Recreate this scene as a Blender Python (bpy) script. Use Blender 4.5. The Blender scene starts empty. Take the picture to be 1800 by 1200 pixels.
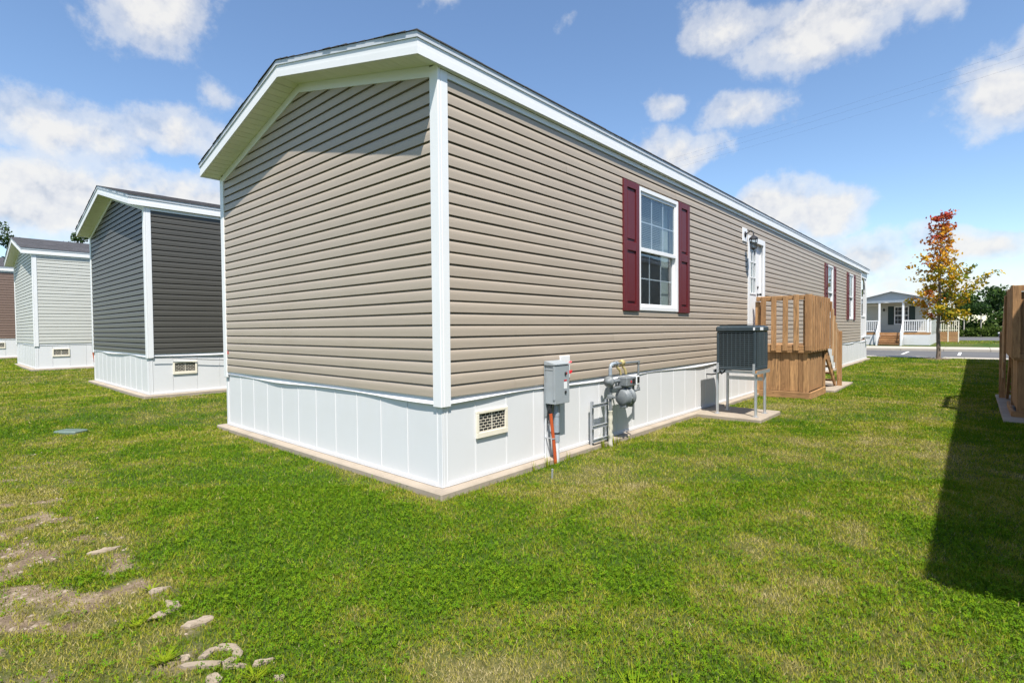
import bpy, math, random
import numpy as np
from mathutils import Vector, Matrix
R = math.radians
random.seed(7); rng = np.random.default_rng(11)
sc = bpy.context.scene
COL = sc.collection

# ------------------------------------------------------------------ camera
cam_d = bpy.data.cameras.new('camera'); cam = bpy.data.objects.new('camera', cam_d); COL.objects.link(cam)
CAM = Vector((3.2946, -2.8335, 1.3191)); YAW, PITCH, ROLL = 0.7252, -0.0240, -0.0084
cam_d.sensor_width = 36.0; cam_d.lens = 36.0 * 915.84 / 1800.0
cam_d.clip_start = 0.05; cam_d.clip_end = 3000
fw = Vector((-math.sin(YAW) * math.cos(PITCH), math.cos(YAW) * math.cos(PITCH), math.sin(PITCH)))
rt = Vector((math.cos(YAW), math.sin(YAW), 0)); up = rt.cross(fw)
rt2 = rt * math.cos(ROLL) + up * math.sin(ROLL); up2 = up * math.cos(ROLL) - rt * math.sin(ROLL)
cam.matrix_world = Matrix(((rt2.x, up2.x, -fw.x, CAM.x), (rt2.y, up2.y, -fw.y, CAM.y), (rt2.z, up2.z, -fw.z, CAM.z), (0, 0, 0, 1)))
sc.camera = cam

# ------------------------------------------------------------------ light
SUN = Vector((1.15, -1.0, 2.70)).normalized()           # towards the sun
SUN_EL = math.asin(SUN.z); SUN_AZ = math.atan2(SUN.x, SUN.y)
sun_d = bpy.data.lights.new('sun', 'SUN'); sun_d.energy = 5.0; sun_d.angle = R(0.53); sun_d.color = (1.0, 0.955, 0.88)
sun = bpy.data.objects.new('sun', sun_d); COL.objects.link(sun)
sun.rotation_euler = (-SUN).to_track_quat('-Z', 'Y').to_euler(); sun.location = (20, -20, 50)
sc.view_settings.view_transform = 'Standard'; sc.view_settings.look = 'None'
sc.view_settings.exposure = 0.74; sc.view_settings.gamma = 1.0; sc.view_settings.use_curve_mapping = False
sc.cycles.max_bounces = 8; sc.cycles.transparent_max_bounces = 12


class NT:
    """tiny node-tree helper"""
    def __init__(s, tree): s.t = tree; s.n = tree.nodes; s.l = tree.links; s.n.clear()
    def node(s, typ, **kw):
        n = s.n.new(typ)
        for k, v in kw.items():
            if k.startswith('i_'):
                key = k[2:]; key = int(key) if key.isdigit() else key.replace('_', ' ')
                s.put(n.inputs[key], v)
            else: setattr(n, k, v)
        return n
    def put(s, sock, v):
        if isinstance(v, bpy.types.NodeSocket): s.l.new(v, sock)
        elif isinstance(v, bpy.types.Node): s.l.new(v.outputs[0], sock)
        else: sock.default_value = v
    def math(s, op, a, b=None, c=None, clamp=False):
        n = s.n.new('ShaderNodeMath'); n.operation = op; n.use_clamp = clamp
        for i, v in enumerate((a, b, c)):
            if v is not None: s.put(n.inputs[i], v)
        return n.outputs[0]
    def mix(s, f, a, b):
        n = s.n.new('ShaderNodeMix'); n.data_type = 'RGBA'
        s.put(n.inputs[0], f); s.put(n.inputs[6], a); s.put(n.inputs[7], b); return n.outputs[2]
    def ramp(s, f, stops, interp='LINEAR'):
        n = s.n.new('ShaderNodeValToRGB'); n.color_ramp.interpolation = interp
        e = n.color_ramp.elements
        while len(e) < len(stops): e.new(0.5)
        for i, (p, c) in enumerate(stops):
            e[i].position = p; e[i].color = (c, c, c, 1) if isinstance(c, (int, float)) else (*c[:3], 1)
        s.put(n.inputs[0], f); return n.outputs[0]
    def noise(s, vec, scale, detail=4, rough=0.55, out=0, dist=0.0):
        n = s.node('ShaderNodeTexNoise', i_Scale=scale, i_Detail=detail, i_Roughness=rough, i_Distortion=dist)
        if vec is not None: s.put(n.inputs['Vector'], vec)
        return n.outputs[out]
    def mapping(s, vec, scale=(1, 1, 1), loc=(0, 0, 0)):
        n = s.node('ShaderNodeMapping'); s.put(n.inputs['Vector'], vec)
        n.inputs['Scale'].default_value = scale; s.put(n.inputs['Location'], loc); return n.outputs[0]


# ------------------------------------------------------------------ world: clear blue sky with fair-weather cumulus
world = bpy.data.worlds.new('World'); sc.world = world; world.use_nodes = True
world.cycles.sampling_method = 'MANUAL'; world.cycles.sample_map_resolution = 512
w = NT(world.node_tree)
sky = w.node('ShaderNodeTexSky', sky_type='NISHITA', sun_disc=False, sun_elevation=SUN_EL, sun_rotation=SUN_AZ, altitude=20.0, air_density=1.0, dust_density=0.2, ozone_density=2.6)
skybg = w.node('ShaderNodeBackground', i_Color=w.node('ShaderNodeHueSaturation', i_Saturation=1.04, i_Color=sky.outputs[0]).outputs[0], i_Strength=0.119)
tc = w.node('ShaderNodeTexCoord'); sep = w.node('ShaderNodeSeparateXYZ', i_0=tc.outputs['Generated'])
az = w.math('ARCTAN2', sep.outputs[0], sep.outputs[1]); el = w.math('ARCSINE', sep.outputs[2])
SKY_BLOBS = [  # azimuth (deg from +Y towards +X), elevation, half-sizes, weight
    (-75.0, 27.5, 6.0, 4.2, 0.92), (-79.0, 31.0, 8.0, 3.5, 0.60), (-69.0, 31.0, 5.0, 4.0, 0.55), (-81.5, 16.0, 6.5, 3.4, 0.95), (-75.0, 17.5, 5.0, 2.6, 0.85), (-88.0, 15.0, 5.0, 2.5, 0.8),
    (-80.0, 10.5, 14.0, 3.6, 1.15), (-70.0, 10.0, 8.0, 3.0, 1.1), (-95.0, 9.0, 9.0, 4.0, 1.1), (-70.5, 21.0, 3.0, 1.6, 0.5),
    (-12.0, 25.5, 7.0, 3.2, 1.0), (-4.0, 26.8, 7.5, 3.0, 1.05), (5.0, 27.0, 8.0, 2.8, 1.0), (-18.0, 27.5, 5.0, 2.5, 0.8), (1.8, 17.0, 3.6, 2.6, 1.05), (6.5, 18.0, 5.0, 3.6, 1.15),
    (-24.5, 18.0, 5.5, 2.2, 0.80), (-19.0, 20.0, 4.5, 1.8, 0.72), (-28.5, 16.2, 3.5, 1.8, 0.78), (-25.0, 22.0, 2.2, 1.6, 0.72),
    (-15.0, 11.2, 4.6, 2.9, 1.15), (-10.5, 10.3, 3.6, 2.4, 1.0), (-18.0, 8.5, 5.0, 3.0, 0.9), (0.5, 7.0, 4.5, 1.7, 0.92), (-8.0, 5.5, 6.0, 2.5, 0.85), (-3.0, 3.0, 14.0, 2.4, 0.7),
    (-48.0, 33.0, 3.0, 2.2, 0.62), (-35.0, 29.5, 2.6, 1.4, 0.45)]
rb = random.Random(3)
for k in range(8):
    a = -112 - k * 30.0 + rb.uniform(-4, 4)
    SKY_BLOBS.append((a if a > -180 else a + 360, rb.uniform(7, 38), rb.uniform(6, 12), rb.uniform(3, 5), rb.uniform(0.7, 1.1)))
vec = tc.outputs['Generated']
warp = w.noise(vec, 5.0, 3, 0.6, out=1)
wx = w.node('ShaderNodeSeparateXYZ', i_0=warp)
az2 = w.math('ADD', az, w.math('MULTIPLY', w.math('SUBTRACT', wx.outputs[0], 0.5), 0.16))
el2 = w.math('ADD', el, w.math('MULTIPLY', w.math('SUBTRACT', wx.outputs[1], 0.5), 0.11))
dens = None
for (a, e_, ra, re, wt) in SKY_BLOBS:
    dx = w.math('DIVIDE', w.math('SUBTRACT', az2, R(a)), R(ra)); dy = w.math('DIVIDE', w.math('SUBTRACT', el2, R(e_)), R(re))
    r2 = w.math('ADD', w.math('MULTIPLY', dx, dx), w.math('MULTIPLY', dy, dy))
    g = w.math('MULTIPLY', w.math('EXPONENT', w.math('MULTIPLY', r2, -0.9)), wt)
    dens = g if dens is None else w.math('MAXIMUM', dens, g)
n1 = w.noise(vec, 11.0, 6, 0.62); n2 = w.noise(w.mapping(vec, (1, 1, 1), tuple(SUN * 0.018)), 11.0, 4, 0.62)
cov = w.math('ADD', dens, w.math('MULTIPLY', w.math('SUBTRACT', n1, 0.5), 1.25))
alpha = w.ramp(cov, [(0.26, 0.0), (0.55, 0.60), (0.88, 1.0)], 'EASE')
shade = w.math('ADD', w.math('MULTIPLY', w.math('SUBTRACT', n1, n2), 2.2), w.math('ADD', 0.62, w.math('MULTIPLY', w.noise(vec, 4.0, 3), 0.32)))
ccol = w.ramp(shade, [(0.45, (0.63, 0.68, 0.78)), (0.72, (0.88, 0.89, 0.92)), (0.95, (1.0, 0.99, 0.97))])
cloudbg = w.node('ShaderNodeBackground', i_Color=ccol, i_Strength=0.55)
mixs = w.node('ShaderNodeMixShader', i_0=w.math('MULTIPLY', alpha, 0.94)); w.put(mixs.inputs[1], skybg); w.put(mixs.inputs[2], cloudbg)
wo = w.node('ShaderNodeOutputWorld'); w.put(wo.inputs[0], mixs)

# ------------------------------------------------------------------ materials
MATS = {}
def mat(name, color, rough=0.6, var=0.06, vscale=3.0, bump=0.0, bscale=40.0, metal=0.0, stretch=(1, 1, 1), rnd=0.04, dirt=None, dirt_scale=1.2, spec=0.4, bdist=0.002):
    m = bpy.data.materials.new(name); m.use_nodes = True; t = NT(m.node_tree)
    tcn = t.node('ShaderNodeTexCoord'); oi = t.node('ShaderNodeObjectInfo')
    off = t.node('ShaderNodeCombineXYZ', i_0=t.math('MULTIPLY', oi.outputs['Random'], 37.0), i_1=t.math('MULTIPLY', oi.outputs['Random'], 19.0))
    v = t.mapping(tcn.outputs['Object'], stretch, off.outputs[0])
    n = t.noise(v, vscale, 5, 0.6)
    k = t.math('ADD', t.math('MULTIPLY', t.math('SUBTRACT', n, 0.5), 2.0 * var), t.math('MULTIPLY', t.math('SUBTRACT', oi.outputs['Random'], 0.5), 2.0 * rnd))
    c = t.mix(1.0, (*color, 1), (0, 0, 0, 1)); mm = c.node; mm.blend_type = 'MULTIPLY'
    kk = t.math('ADD', 1.0, k); cc = t.node('ShaderNodeCombineXYZ', i_0=kk, i_1=kk, i_2=kk); t.put(mm.inputs[7], cc.outputs[0])
    if dirt:
        dn = t.ramp(t.noise(tcn.outputs['Object'], dirt_scale, 8, 0.68), [(0.48, 0.0), (0.75, 1.0)])
        c = t.mix(t.math('MULTIPLY', dn, dirt[3]), c, (*dirt[:3], 1))
    b = t.node('ShaderNodeBsdfPrincipled', i_Base_Color=c, i_Roughness=rough, i_Metallic=metal)
    b.inputs['Specular IOR Level'].default_value = spec
    if bump:
        bn = t.noise(v, bscale, 4, 0.6); bp_ = t.node('ShaderNodeBump', i_Strength=bump, i_Distance=bdist, i_Height=bn); t.put(b.inputs['Normal'], bp_)
    o = t.node('ShaderNodeOutputMaterial'); t.put(o.inputs[0], b)
    MATS[name] = m; return m

def vinyl(name, color):
    return mat(name, color, rough=0.42, var=0.035, vscale=1.6, bump=0.22, bscale=1.3, stretch=(1, 1, 6), rnd=0.025, dirt=(color[0] * .72, color[1] * .70, color[2] * .66, .22), dirt_scale=0.9, bdist=0.012)
TAN = vinyl('tan_vinyl', (0.368, 0.307, 0.242)); CHAR = vinyl('charcoal_vinyl', (0.070, 0.067, 0.058)); LGREY = vinyl('light_grey_vinyl', (0.47, 0.47, 0.43)); BRN = vinyl('brown_vinyl', (0.17, 0.115, 0.09)); FARV = vinyl('far_beige_vinyl', (0.42, 0.42, 0.38))
WHITE = mat('white_trim', (0.72, 0.72, 0.72), 0.40, 0.02, 2.0, 0.10, 25, rnd=0.012, dirt=(0.60, 0.60, 0.57, .22), dirt_scale=1.6)
SKIRT = mat('white_skirting', (0.645, 0.645, 0.65), 0.38, 0.015, 1.5, 0.18, 3.0, rnd=0.018, dirt=(0.56, 0.54, 0.49, .25), dirt_scale=1.4, bdist=0.008)
DRIP = mat('drip_edge_metal_shaded', (0.50, 0.52, 0.55), 0.4, 0.03, 2, dirt=(0.38, 0.39, 0.41, .3))  # blue-grey tone paints in the shade of an outward-leaning edge
SOFF = mat('soffit_vinyl', (0.78, 0.77, 0.68), 0.5, 0.03, 3, rnd=0.03)
CONC = mat('concrete', (0.33, 0.275, 0.215), 0.9, 0.22, 3.0, 0.5, 60, dirt=(0.19, 0.155, 0.11, .6), dirt_scale=3.0, bdist=0.004)
CONCL = mat('pale_concrete', (0.40, 0.36, 0.30), 0.9, 0.18, 1.5, 0.4, 50, dirt=(0.34, 0.30, 0.25, .5), dirt_scale=2.0)
SHING = mat('asphalt_shingle', (0.060, 0.058, 0.062), 0.9, 0.35, 9.0, 0.8, 120, dirt=(0.10, 0.095, 0.10, .6), dirt_scale=6)
BURG = mat('burgundy_shutter', (0.108, 0.014, 0.017), 0.42, 0.08, 4, 0.18, 70, stretch=(4, 4, .4))
FORGREEN = mat('dark_green_shutter', (0.015, 0.03, 0.026), 0.5)
def wood(name, color, stretch):
    m = bpy.data.materials.new(name); m.use_nodes = True; t = NT(m.node_tree)
    tcn = t.node('ShaderNodeTexCoord'); oi = t.node('ShaderNodeObjectInfo')
    off = t.node('ShaderNodeCombineXYZ', i_0=t.math('MULTIPLY', oi.outputs['Random'], 41.0), i_1=t.math('MULTIPLY', oi.outputs['Random'], 23.0), i_2=t.math('MULTIPLY', oi.outputs['Random'], 9.0))
    v = t.mapping(tcn.outputs['Object'], stretch, off.outputs[0])
    g1 = t.noise(v, 16.0, 6, 0.62, dist=0.6); g2 = t.noise(v, 3.0, 3, 0.5)
    k = t.math('ADD', t.math('MULTIPLY', g1, 0.7), t.math('MULTIPLY', g2, 0.3))
    d = tuple(c * .34 for c in color); l = tuple(min(1, c * 1.55) for c in color)
    c = t.ramp(k, [(0.34, d), (0.5, color), (0.64, l)])
    c = t.mix(t.math('MULTIPLY', oi.outputs['Random'], 0.6), c, (color[0] * .62, color[1] * .56, color[2] * .52, 1))
    knot = t.ramp(t.noise(tcn.outputs['Object'], 9.0, 2, 0.5), [(0.70, 0.0), (0.78, 0.75)])
    c = t.mix(knot, c, (color[0] * .30, color[1] * .24, color[2] * .22, 1))
    b = t.node('ShaderNodeBsdfPrincipled', i_Base_Color=c, i_Roughness=0.78)
    bp_ = t.node('ShaderNodeBump', i_Strength=0.5, i_Distance=0.003, i_Height=g1); t.put(b.inputs['Normal'], bp_)
    o = t.node('ShaderNodeOutputMaterial'); t.put(o.inputs[0], b); return m
WC = (0.37, 0.205, 0.088)
WOODZ = wood('treated_pine_upright', WC, (3, 3, .28)); WOODX = wood('treated_pine_lengthwise', WC, (.28, 3, 3)); WOODY = wood('treated_pine_depthwise', WC, (3, .28, 3))
WOODPALE = wood('pale_pine', (0.50, 0.33, 0.18), (3, 3, .28))
GALV = mat('galvanised_steel', (0.55, 0.57, 0.60), 0.42, 0.10, 12, 0.1, 40, metal=0.7, dirt=(0.35, 0.34, 0.33, .4), dirt_scale=8)
GREYP = mat('grey_painted_steel', (0.30, 0.33, 0.35), 0.42, 0.05, 5, 0.08, 60, dirt=(0.22, 0.22, 0.21, .4), dirt_scale=9)
GASG = mat('gas_meter_grey', (0.145, 0.16, 0.17), 0.5, 0.14, 14, 0.25, 60, dirt=(0.36, 0.36, 0.34, .4), dirt_scale=14)
PVCG = mat('grey_conduit', (0.27, 0.31, 0.35), 0.4, 0.06, 8, dirt=(0.18, 0.18, 0.18, .5), dirt_scale=14)
PVCW = mat('white_conduit', (0.62, 0.64, 0.66), 0.4, 0.06, 8, dirt=(0.40, 0.36, 0.30, .5), dirt_scale=14)
ORANGE = mat('orange_conduit', (0.42, 0.075, 0.018), 0.55, 0.2, 20, dirt=(0.2, 0.05, 0.02, .6), dirt_scale=20)
RED = mat('red_tape', (0.55, 0.02, 0.03), 0.5); BRASS = mat('brass', (0.45, 0.36, 0.16), 0.45, 0.15, 20, metal=0.3)
BLACK = mat('black_metal', (0.018, 0.018, 0.02), 0.45); CREAM = mat('cream_vent', (0.74, 0.68, 0.56), 0.5, 0.03, dirt=(0.5, 0.42, 0.3, .3), dirt_scale=9)
ACB = mat('slate_blue_steel', (0.034, 0.050, 0.060), 0.42, 0.10, 6, 0.1, 60, dirt=(0.085, 0.09, 0.095, .4), dirt_scale=9); ACG = mat('condenser_grille', (0.075, 0.100, 0.112), 0.4, 0.08, 6); COIL = mat('condenser_coil', (0.012, 0.012, 0.013), 0.6, 0.3, 30)
LBL = mat('paper_label', (0.75, 0.76, 0.76), 0.6); TAPE = mat('pipe_wrap', (0.50, 0.47, 0.38), 0.7, 0.25, 30, 0.4, 50)
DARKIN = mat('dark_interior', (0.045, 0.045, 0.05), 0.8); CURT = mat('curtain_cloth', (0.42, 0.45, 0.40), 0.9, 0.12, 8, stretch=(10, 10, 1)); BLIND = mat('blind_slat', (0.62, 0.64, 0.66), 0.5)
TEALLID = mat('green_plastic_lid', (0.12, 0.165, 0.14), 0.55, 0.12, 8, dirt=(0.22, 0.24, 0.2, .5), dirt_scale=10)
BARK = mat('maple_bark', (0.20, 0.155, 0.12), 0.9, 0.3, 10, 0.8, 30, stretch=(2, 2, .4), bdist=0.01); BARKD = mat('dark_bark', (0.10, 0.08, 0.06), 0.95, 0.3, 8)
ASPH = mat('asphalt', (0.105, 0.102, 0.100), 0.92, 0.16, 0.5, 0.5, 90, dirt=(0.15, 0.145, 0.14, .5), dirt_scale=0.35); PAINT = mat('road_paint', (0.66, 0.66, 0.64), 0.8, 0.12, 5)
CARB = mat('navy_car_paint', (0.012, 0.016, 0.035), 0.18, 0.02, spec=0.6); RUB = mat('tyre_rubber', (0.02, 0.02, 0.02), 0.85)
STONE = mat('broken_concrete', (0.28, 0.225, 0.165), 0.95, 0.22, 12, 0.7, 60, dirt=(0.17, 0.125, 0.08, .7), dirt_scale=10, bdist=0.006)
CABLE = mat('cable_black', (0.03, 0.03, 0.035), 0.6)

def glass_mat(name, ior=1.75, tint=(0.86, 0.90, 0.92)):
    m = bpy.data.materials.new(name); m.use_nodes = True; t = NT(m.node_tree)
    ge = t.node('ShaderNodeNewGeometry'); iorx = t.math('ADD', ior, t.math('MULTIPLY', ge.outputs['Backfacing'], 1.0 / ior - ior)); fr = t.node('ShaderNodeFresnel', i_IOR=iorx); tr = t.node('ShaderNodeBsdfTransparent', i_Color=(*tint, 1)); gl = t.node('ShaderNodeBsdfGlossy', i_Roughness=0.01)
    tcn = t.node('ShaderNodeTexCoord'); bp_ = t.node('ShaderNodeBump', i_Strength=0.12, i_Distance=0.01, i_Height=t.noise(tcn.outputs['Object'], 2.0, 2)); t.put(gl.inputs['Normal'], bp_)
    mx = t.node('ShaderNodeMixShader', i_0=fr); t.put(mx.inputs[1], tr); t.put(mx.inputs[2], gl)
    o = t.node('ShaderNodeOutputMaterial'); t.put(o.inputs[0], mx); return m
GLASS = glass_mat('window_glass', 1.8)

def leafmat(name, stops, attr='tone', transl=0.35, rough=0.55):
    m = bpy.data.materials.new(name); m.use_nodes = True; t = NT(m.node_tree)
    a = t.node('ShaderNodeAttribute', attribute_name=attr)
    c = t.ramp(a.outputs['Fac'], stops)
    b = t.node('ShaderNodeBsdfPrincipled', i_Base_Color=c, i_Roughness=rough); b.inputs['Specular IOR Level'].default_value = 0.10
    tl = t.node('ShaderNodeBsdfTranslucent', i_Color=c)
    mx = t.node('ShaderNodeMixShader', i_0=transl); t.put(mx.inputs[1], b); t.put(mx.inputs[2], tl)
    o = t.node('ShaderNodeOutputMaterial'); t.put(o.inputs[0], mx); return m

# ------------------------------------------------------------------ mesh builder
class MB:
    def __init__(s): s.v = []; s.f = []; s.sm = []
    def add(s, vs, fs, smooth=False):
        o = len(s.v); s.v += [tuple(p) for p in vs]; s.f += [tuple(i + o for i in f) for f in fs]; s.sm += [smooth] * len(fs); return s
    def box(s, x0, x1, y0, y1, z0, z1, b=0.0, M=None):
        if b > 0:
            b = min(b, (x1 - x0) * .45, (y1 - y0) * .45, (z1 - z0) * .45)
            vs = []; idx = {}
            for ix in (0, 1):
                for iy in (0, 1):
                    for iz in (0, 1):
                        X, Y, Z = (x0, x1)[ix], (y0, y1)[iy], (z0, z1)[iz]; sx, sy, sz = (b, -b)[ix], (b, -b)[iy], (b, -b)[iz]
                        for a, p in (('x', (X, Y + sy, Z + sz)), ('y', (X + sx, Y, Z + sz)), ('z', (X + sx, Y + sy, Z))):
                            idx[(ix, iy, iz, a)] = len(vs); vs.append(p)
            g = lambda i, j, k, a: idx[(i, j, k, a)]
            fs = []
            for i in (0, 1):
                fx = [g(i, 0, 0, 'x'), g(i, 1, 0, 'x'), g(i, 1, 1, 'x'), g(i, 0, 1, 'x')]; fs.append(fx if i else fx[::-1])
                fy = [g(0, i, 0, 'y'), g(0, i, 1, 'y'), g(1, i, 1, 'y'), g(1, i, 0, 'y')]; fs.append(fy if i else fy[::-1])
                fz = [g(0, 0, i, 'z'), g(1, 0, i, 'z'), g(1, 1, i, 'z'), g(0, 1, i, 'z')]; fs.append(fz if i else fz[::-1])
            for i in (0, 1):
                for j in (0, 1):
                    fs.append([g(0, i, j, 'y'), g(1, i, j, 'y'), g(1, i, j, 'z'), g(0, i, j, 'z')])
                    fs.append([g(i, 0, j, 'x'), g(i, 1, j, 'x'), g(i, 1, j, 'z'), g(i, 0, j, 'z')])
                    fs.append([g(i, j, 0, 'x'), g(i, j, 1, 'x'), g(i, j, 1, 'y'), g(i, j, 0, 'y')])
                    for k in (0, 1): fs.append([g(i, j, k, 'x'), g(i, j, k, 'y'), g(i, j, k, 'z')])
        else:
            vs = [(x, y, z) for x in (x0, x1) for y in (y0, y1) for z in (z0, z1)]
            fs = [(0, 1, 3, 2), (4, 6, 7, 5), (0, 4, 5, 1), (2, 3, 7, 6), (0, 2, 6, 4), (1, 5, 7, 3)]
        if M is not None: vs = [tuple(M @ Vector(p)) for p in vs]
        return s.add(vs, fs)
    def prism(s, poly, axis, a, b, M=None):
        n = len(poly)
        def P(u, v, t): return {'x': (t, u, v), 'y': (u, t, v), 'z': (u, v, t)}[axis]
        vs = [P(u, v, a) for u, v in poly] + [P(u, v, b) for u, v in poly]
        if M is not None: vs = [tuple(M @ Vector(p)) for p in vs]
        fs = [tuple(range(n)), tuple(range(2 * n - 1, n - 1, -1))] + [(i, n + i, n + (i + 1) % n, (i + 1) % n) for i in range(n)]
        return s.add(vs, fs)
    def tube(s, pts, r, n=10, caps=True, radii=None):
        pts = [Vector(p) for p in pts]; rings = []
        for i, p in enumerate(pts):
            d = (pts[min(i + 1, len(pts) - 1)] - pts[max(i - 1, 0)]).normalized()
            a = Vector((0, 0, 1)) if abs(d.z) < .9 else Vector((1, 0, 0))
            u = d.cross(a).normalized(); v = d.cross(u); rr = radii[i] if radii else r
            rings.append([p + (u * math.cos(t) + v * math.sin(t)) * rr for t in [2 * math.pi * k / n for k in range(n)]])
        vs = [q for rg in rings for q in rg]; fs = []
        for i in range(len(pts) - 1):
            for k in range(n): fs.append((i * n + k, i * n + (k + 1) % n, (i + 1) * n + (k + 1) % n, (i + 1) * n + k))
        s.add(vs, fs, True)
        if caps: s.add(rings[0], [tuple(range(n))]); s.add(rings[-1], [tuple(range(n - 1, -1, -1))])
        return s
    def lathe(s, prof, c, axis='z', n=18, smooth=True):
        """prof: list of (t along axis, radius)"""
        vs = []; fs = []
        for t, r in prof:
            for k in range(n):
                a = 2 * math.pi * k / n; u, v = r * math.cos(a), r * math.sin(a)
                p = {'z': (u, v, t), 'x': (t, u, v), 'y': (u, t, v)}[axis]; vs.append((c[0] + p[0], c[1] + p[1], c[2] + p[2]))
        for i in range(len(prof) - 1):
            for k in range(n): fs.append((i * n + k, i * n + (k + 1) % n, (i + 1) * n + (k + 1) % n, (i + 1) * n + k))
        s.add(vs, fs, smooth)
        return s
    def mesh(s, name):
        me = bpy.data.meshes.new(name); me.from_pydata(s.v, [], s.f)
        me.polygons.foreach_set('use_smooth', s.sm); me.update(); return me
    def build(s, name, m, parent=None, loc=(0, 0, 0), rot=None):
        return put(name, s.mesh(name), m, parent, loc, rot)

def put(name, me, m, parent=None, loc=(0, 0, 0), rot=None):
    if m is not None and not me.materials: me.materials.append(m)
    o = bpy.data.objects.new(name, me); COL.objects.link(o); o.location = loc
    if rot: o.rotation_euler = rot
    if parent: o.parent = parent
    return o
def tag(o, label=None, cat=None, group=None, kind=None):
    if label: o['label'] = label
    if cat: o['category'] = cat
    if group: o['group'] = group
    if kind: o['kind'] = kind
    return o
def thing(name, label, cat, loc=(0, 0, 0), group=None, rz=0.0):
    o = bpy.data.objects.new(name, None); COL.objects.link(o); o.location = loc; o.rotation_euler = (0, 0, rz); o.empty_display_size = .2
    return tag(o, label, cat, group)
def bx(name, m, parent, x0, x1, y0, y1, z0, z1, b=0.0): return MB().box(x0, x1, y0, y1, z0, z1, b).build(name, m, parent)

# ------------------------------------------------------------------ ground
def sstep(a, b, x): t = np.clip((x - a) / (b - a), 0, 1); return t * t * (3 - 2 * t)
def hsh(i, j, s): v = np.sin(i * 127.1 + j * 311.7 + s * 74.7) * 43758.5453; return v - np.floor(v)
def vnoise(x, y, s=0):
    i = np.floor(x); j = np.floor(y); u = x - i; v = y - j; u = u * u * (3 - 2 * u); v = v * v * (3 - 2 * v)
    return (hsh(i, j, s) * (1 - u) + hsh(i + 1, j, s) * u) * (1 - v) + (hsh(i, j + 1, s) * (1 - u) + hsh(i + 1, j + 1, s) * u) * v
def fbm(x, y, f, o=4, s=0):
    t = 0; a = 1; n = 0
    for k in range(o): t = t + a * vnoise(x * f, y * f, s + k * 3); n += a; a *= .55; f *= 2.1
    return t / n
KERB0, ROAD0, ROAD1, WALK1 = 25.35, 26.2, 36.0, 39.6
def gz(x, y):
    x = np.asarray(x, float); y = np.asarray(y, float)
    h = -0.06 + 0.155 * sstep(-4.8, -7.9, x) + 0.075 * sstep(-9, -19, x) + 0.13 * sstep(-19, -26, x)
    h = h + (fbm(x, y, .9, 3, 5) - .5) * 0.035 * (1 - 0.6 * sstep(20, 25, y))
    h = np.where((y > KERB0 + .2) & (y < WALK1 - .2), -0.45, h)
    return h
def gauss(x, y, cx, cy, rx, ry): return np.exp(-(((x - cx) / rx) ** 2 + ((y - cy) / ry) ** 2))
DRY = [(-2.0, -2.3, 1.3, .45, .38), (-.4, -2.3, .7, .35, .32), (.4, -2.5, .8, .35, .34), (-4.6, -2.1, 1.3, .6, .30), (-7.5, -2.6, 2.5, .7, .22), (1.22, -1.95, .35, .22, .26), (1.75, -1.5, .35, .2, .30),
       (2.15, -1.1, .3, .25, .20), (1.98, -.5, .28, .25, .22), (2.36, -.12, .25, .25, .30), (2.45, .35, .28, .3, .32), (2.05, .55, .3, .35, .22), (1.9, 3.2, .8, 1.2, .20), (1.2, 1.45, .45, .5, .26), (.55, 1.35, .35, .55, .26),
       (2.8, 1.6, .25, .8, .14), (2.93, -.28, .25, .25, .22), (3.3, .0, .3, .3, .14), (2.6, 5.5, .6, 1.8, .12), (.25, 3.6, .2, 1.2, .16), (1.2, 7.2, .5, .4, .2), (-2.4, -.22, 2.0, .12, .22), (-5.2, .2, .5, 1.2, .16),
       (-.3, -.8, 1.1, .45, -.34), (1.3, -.65, .45, .4, -.30), (1.3, -.1, .35, .3, -.22), (-2.7, -1.2, 1.2, .45, -.24), (-2.4, -.5, 1.4, .3, -.22), (.4, -1.45, .7, .3, -.26), (-5.5, -.2, .9, .8, -.16), (1.5, 5.2, .4, .9, -.18), (2, 15, 3, 6, -.10)]
def dryness(x, y):
    d = (fbm(x, y, .45, 4, 1) - .5) * .7 + (fbm(x, y, 1.7, 4, 2) - .5) * 1.0 + (fbm(x, y, 5.5, 3, 22) - .5) * .85 + .29
    wx = x + (fbm(x, y, 2.2, 3, 31) - .5) * .7; wy = y + (fbm(x, y, 2.2, 3, 37) - .5) * .5
    for (cx, cy, rx, ry, a) in DRY: d = d + a * gauss(wx, wy, cx, cy, rx, ry)
    return np.clip(d, 0, 1)
def bareness(x, y):
    wx = x + (fbm(x, y, 3., 3, 41) - .5) * .5
    m = 1.0 * gauss(wx, y, -.25, -2.42, 1.5, .42) + .75 * gauss(wx, y, -2.2, -2.45, 1.4, .45) + .45 * gauss(wx, y, -4.6, -2.3, 1.6, .6) + .18 * gauss(x, y, 2.0, -1.2, 1.0, .5)
    b = (fbm(x, y, 7.5, 4, 9) - .66 + .18 * m) * 4.5 * np.clip(m * 1.5, 0, 1)
    e = (np.exp(-((y + 2.06 - .04 * np.sin(x * 5)) / .055) ** 2) * ((x > -1.2) & (x < 1.25))) * np.clip((fbm(x, y, 7., 3, 4) - .46) * 8, 0, 1) * .8
    return np.clip(b, 0, 1) * .9 + np.clip(e, 0, 1) * (1 - np.clip(b, 0, 1))
def lin(a, b, st): return np.arange(a, b, st)
gx = np.concatenate([[-400, -200, -110, -70, -50], lin(-40, -10, .6), lin(-10, 7, .11), lin(7, 20, .8), [24, 32, 45, 70, 120, 220, 400]])
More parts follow.
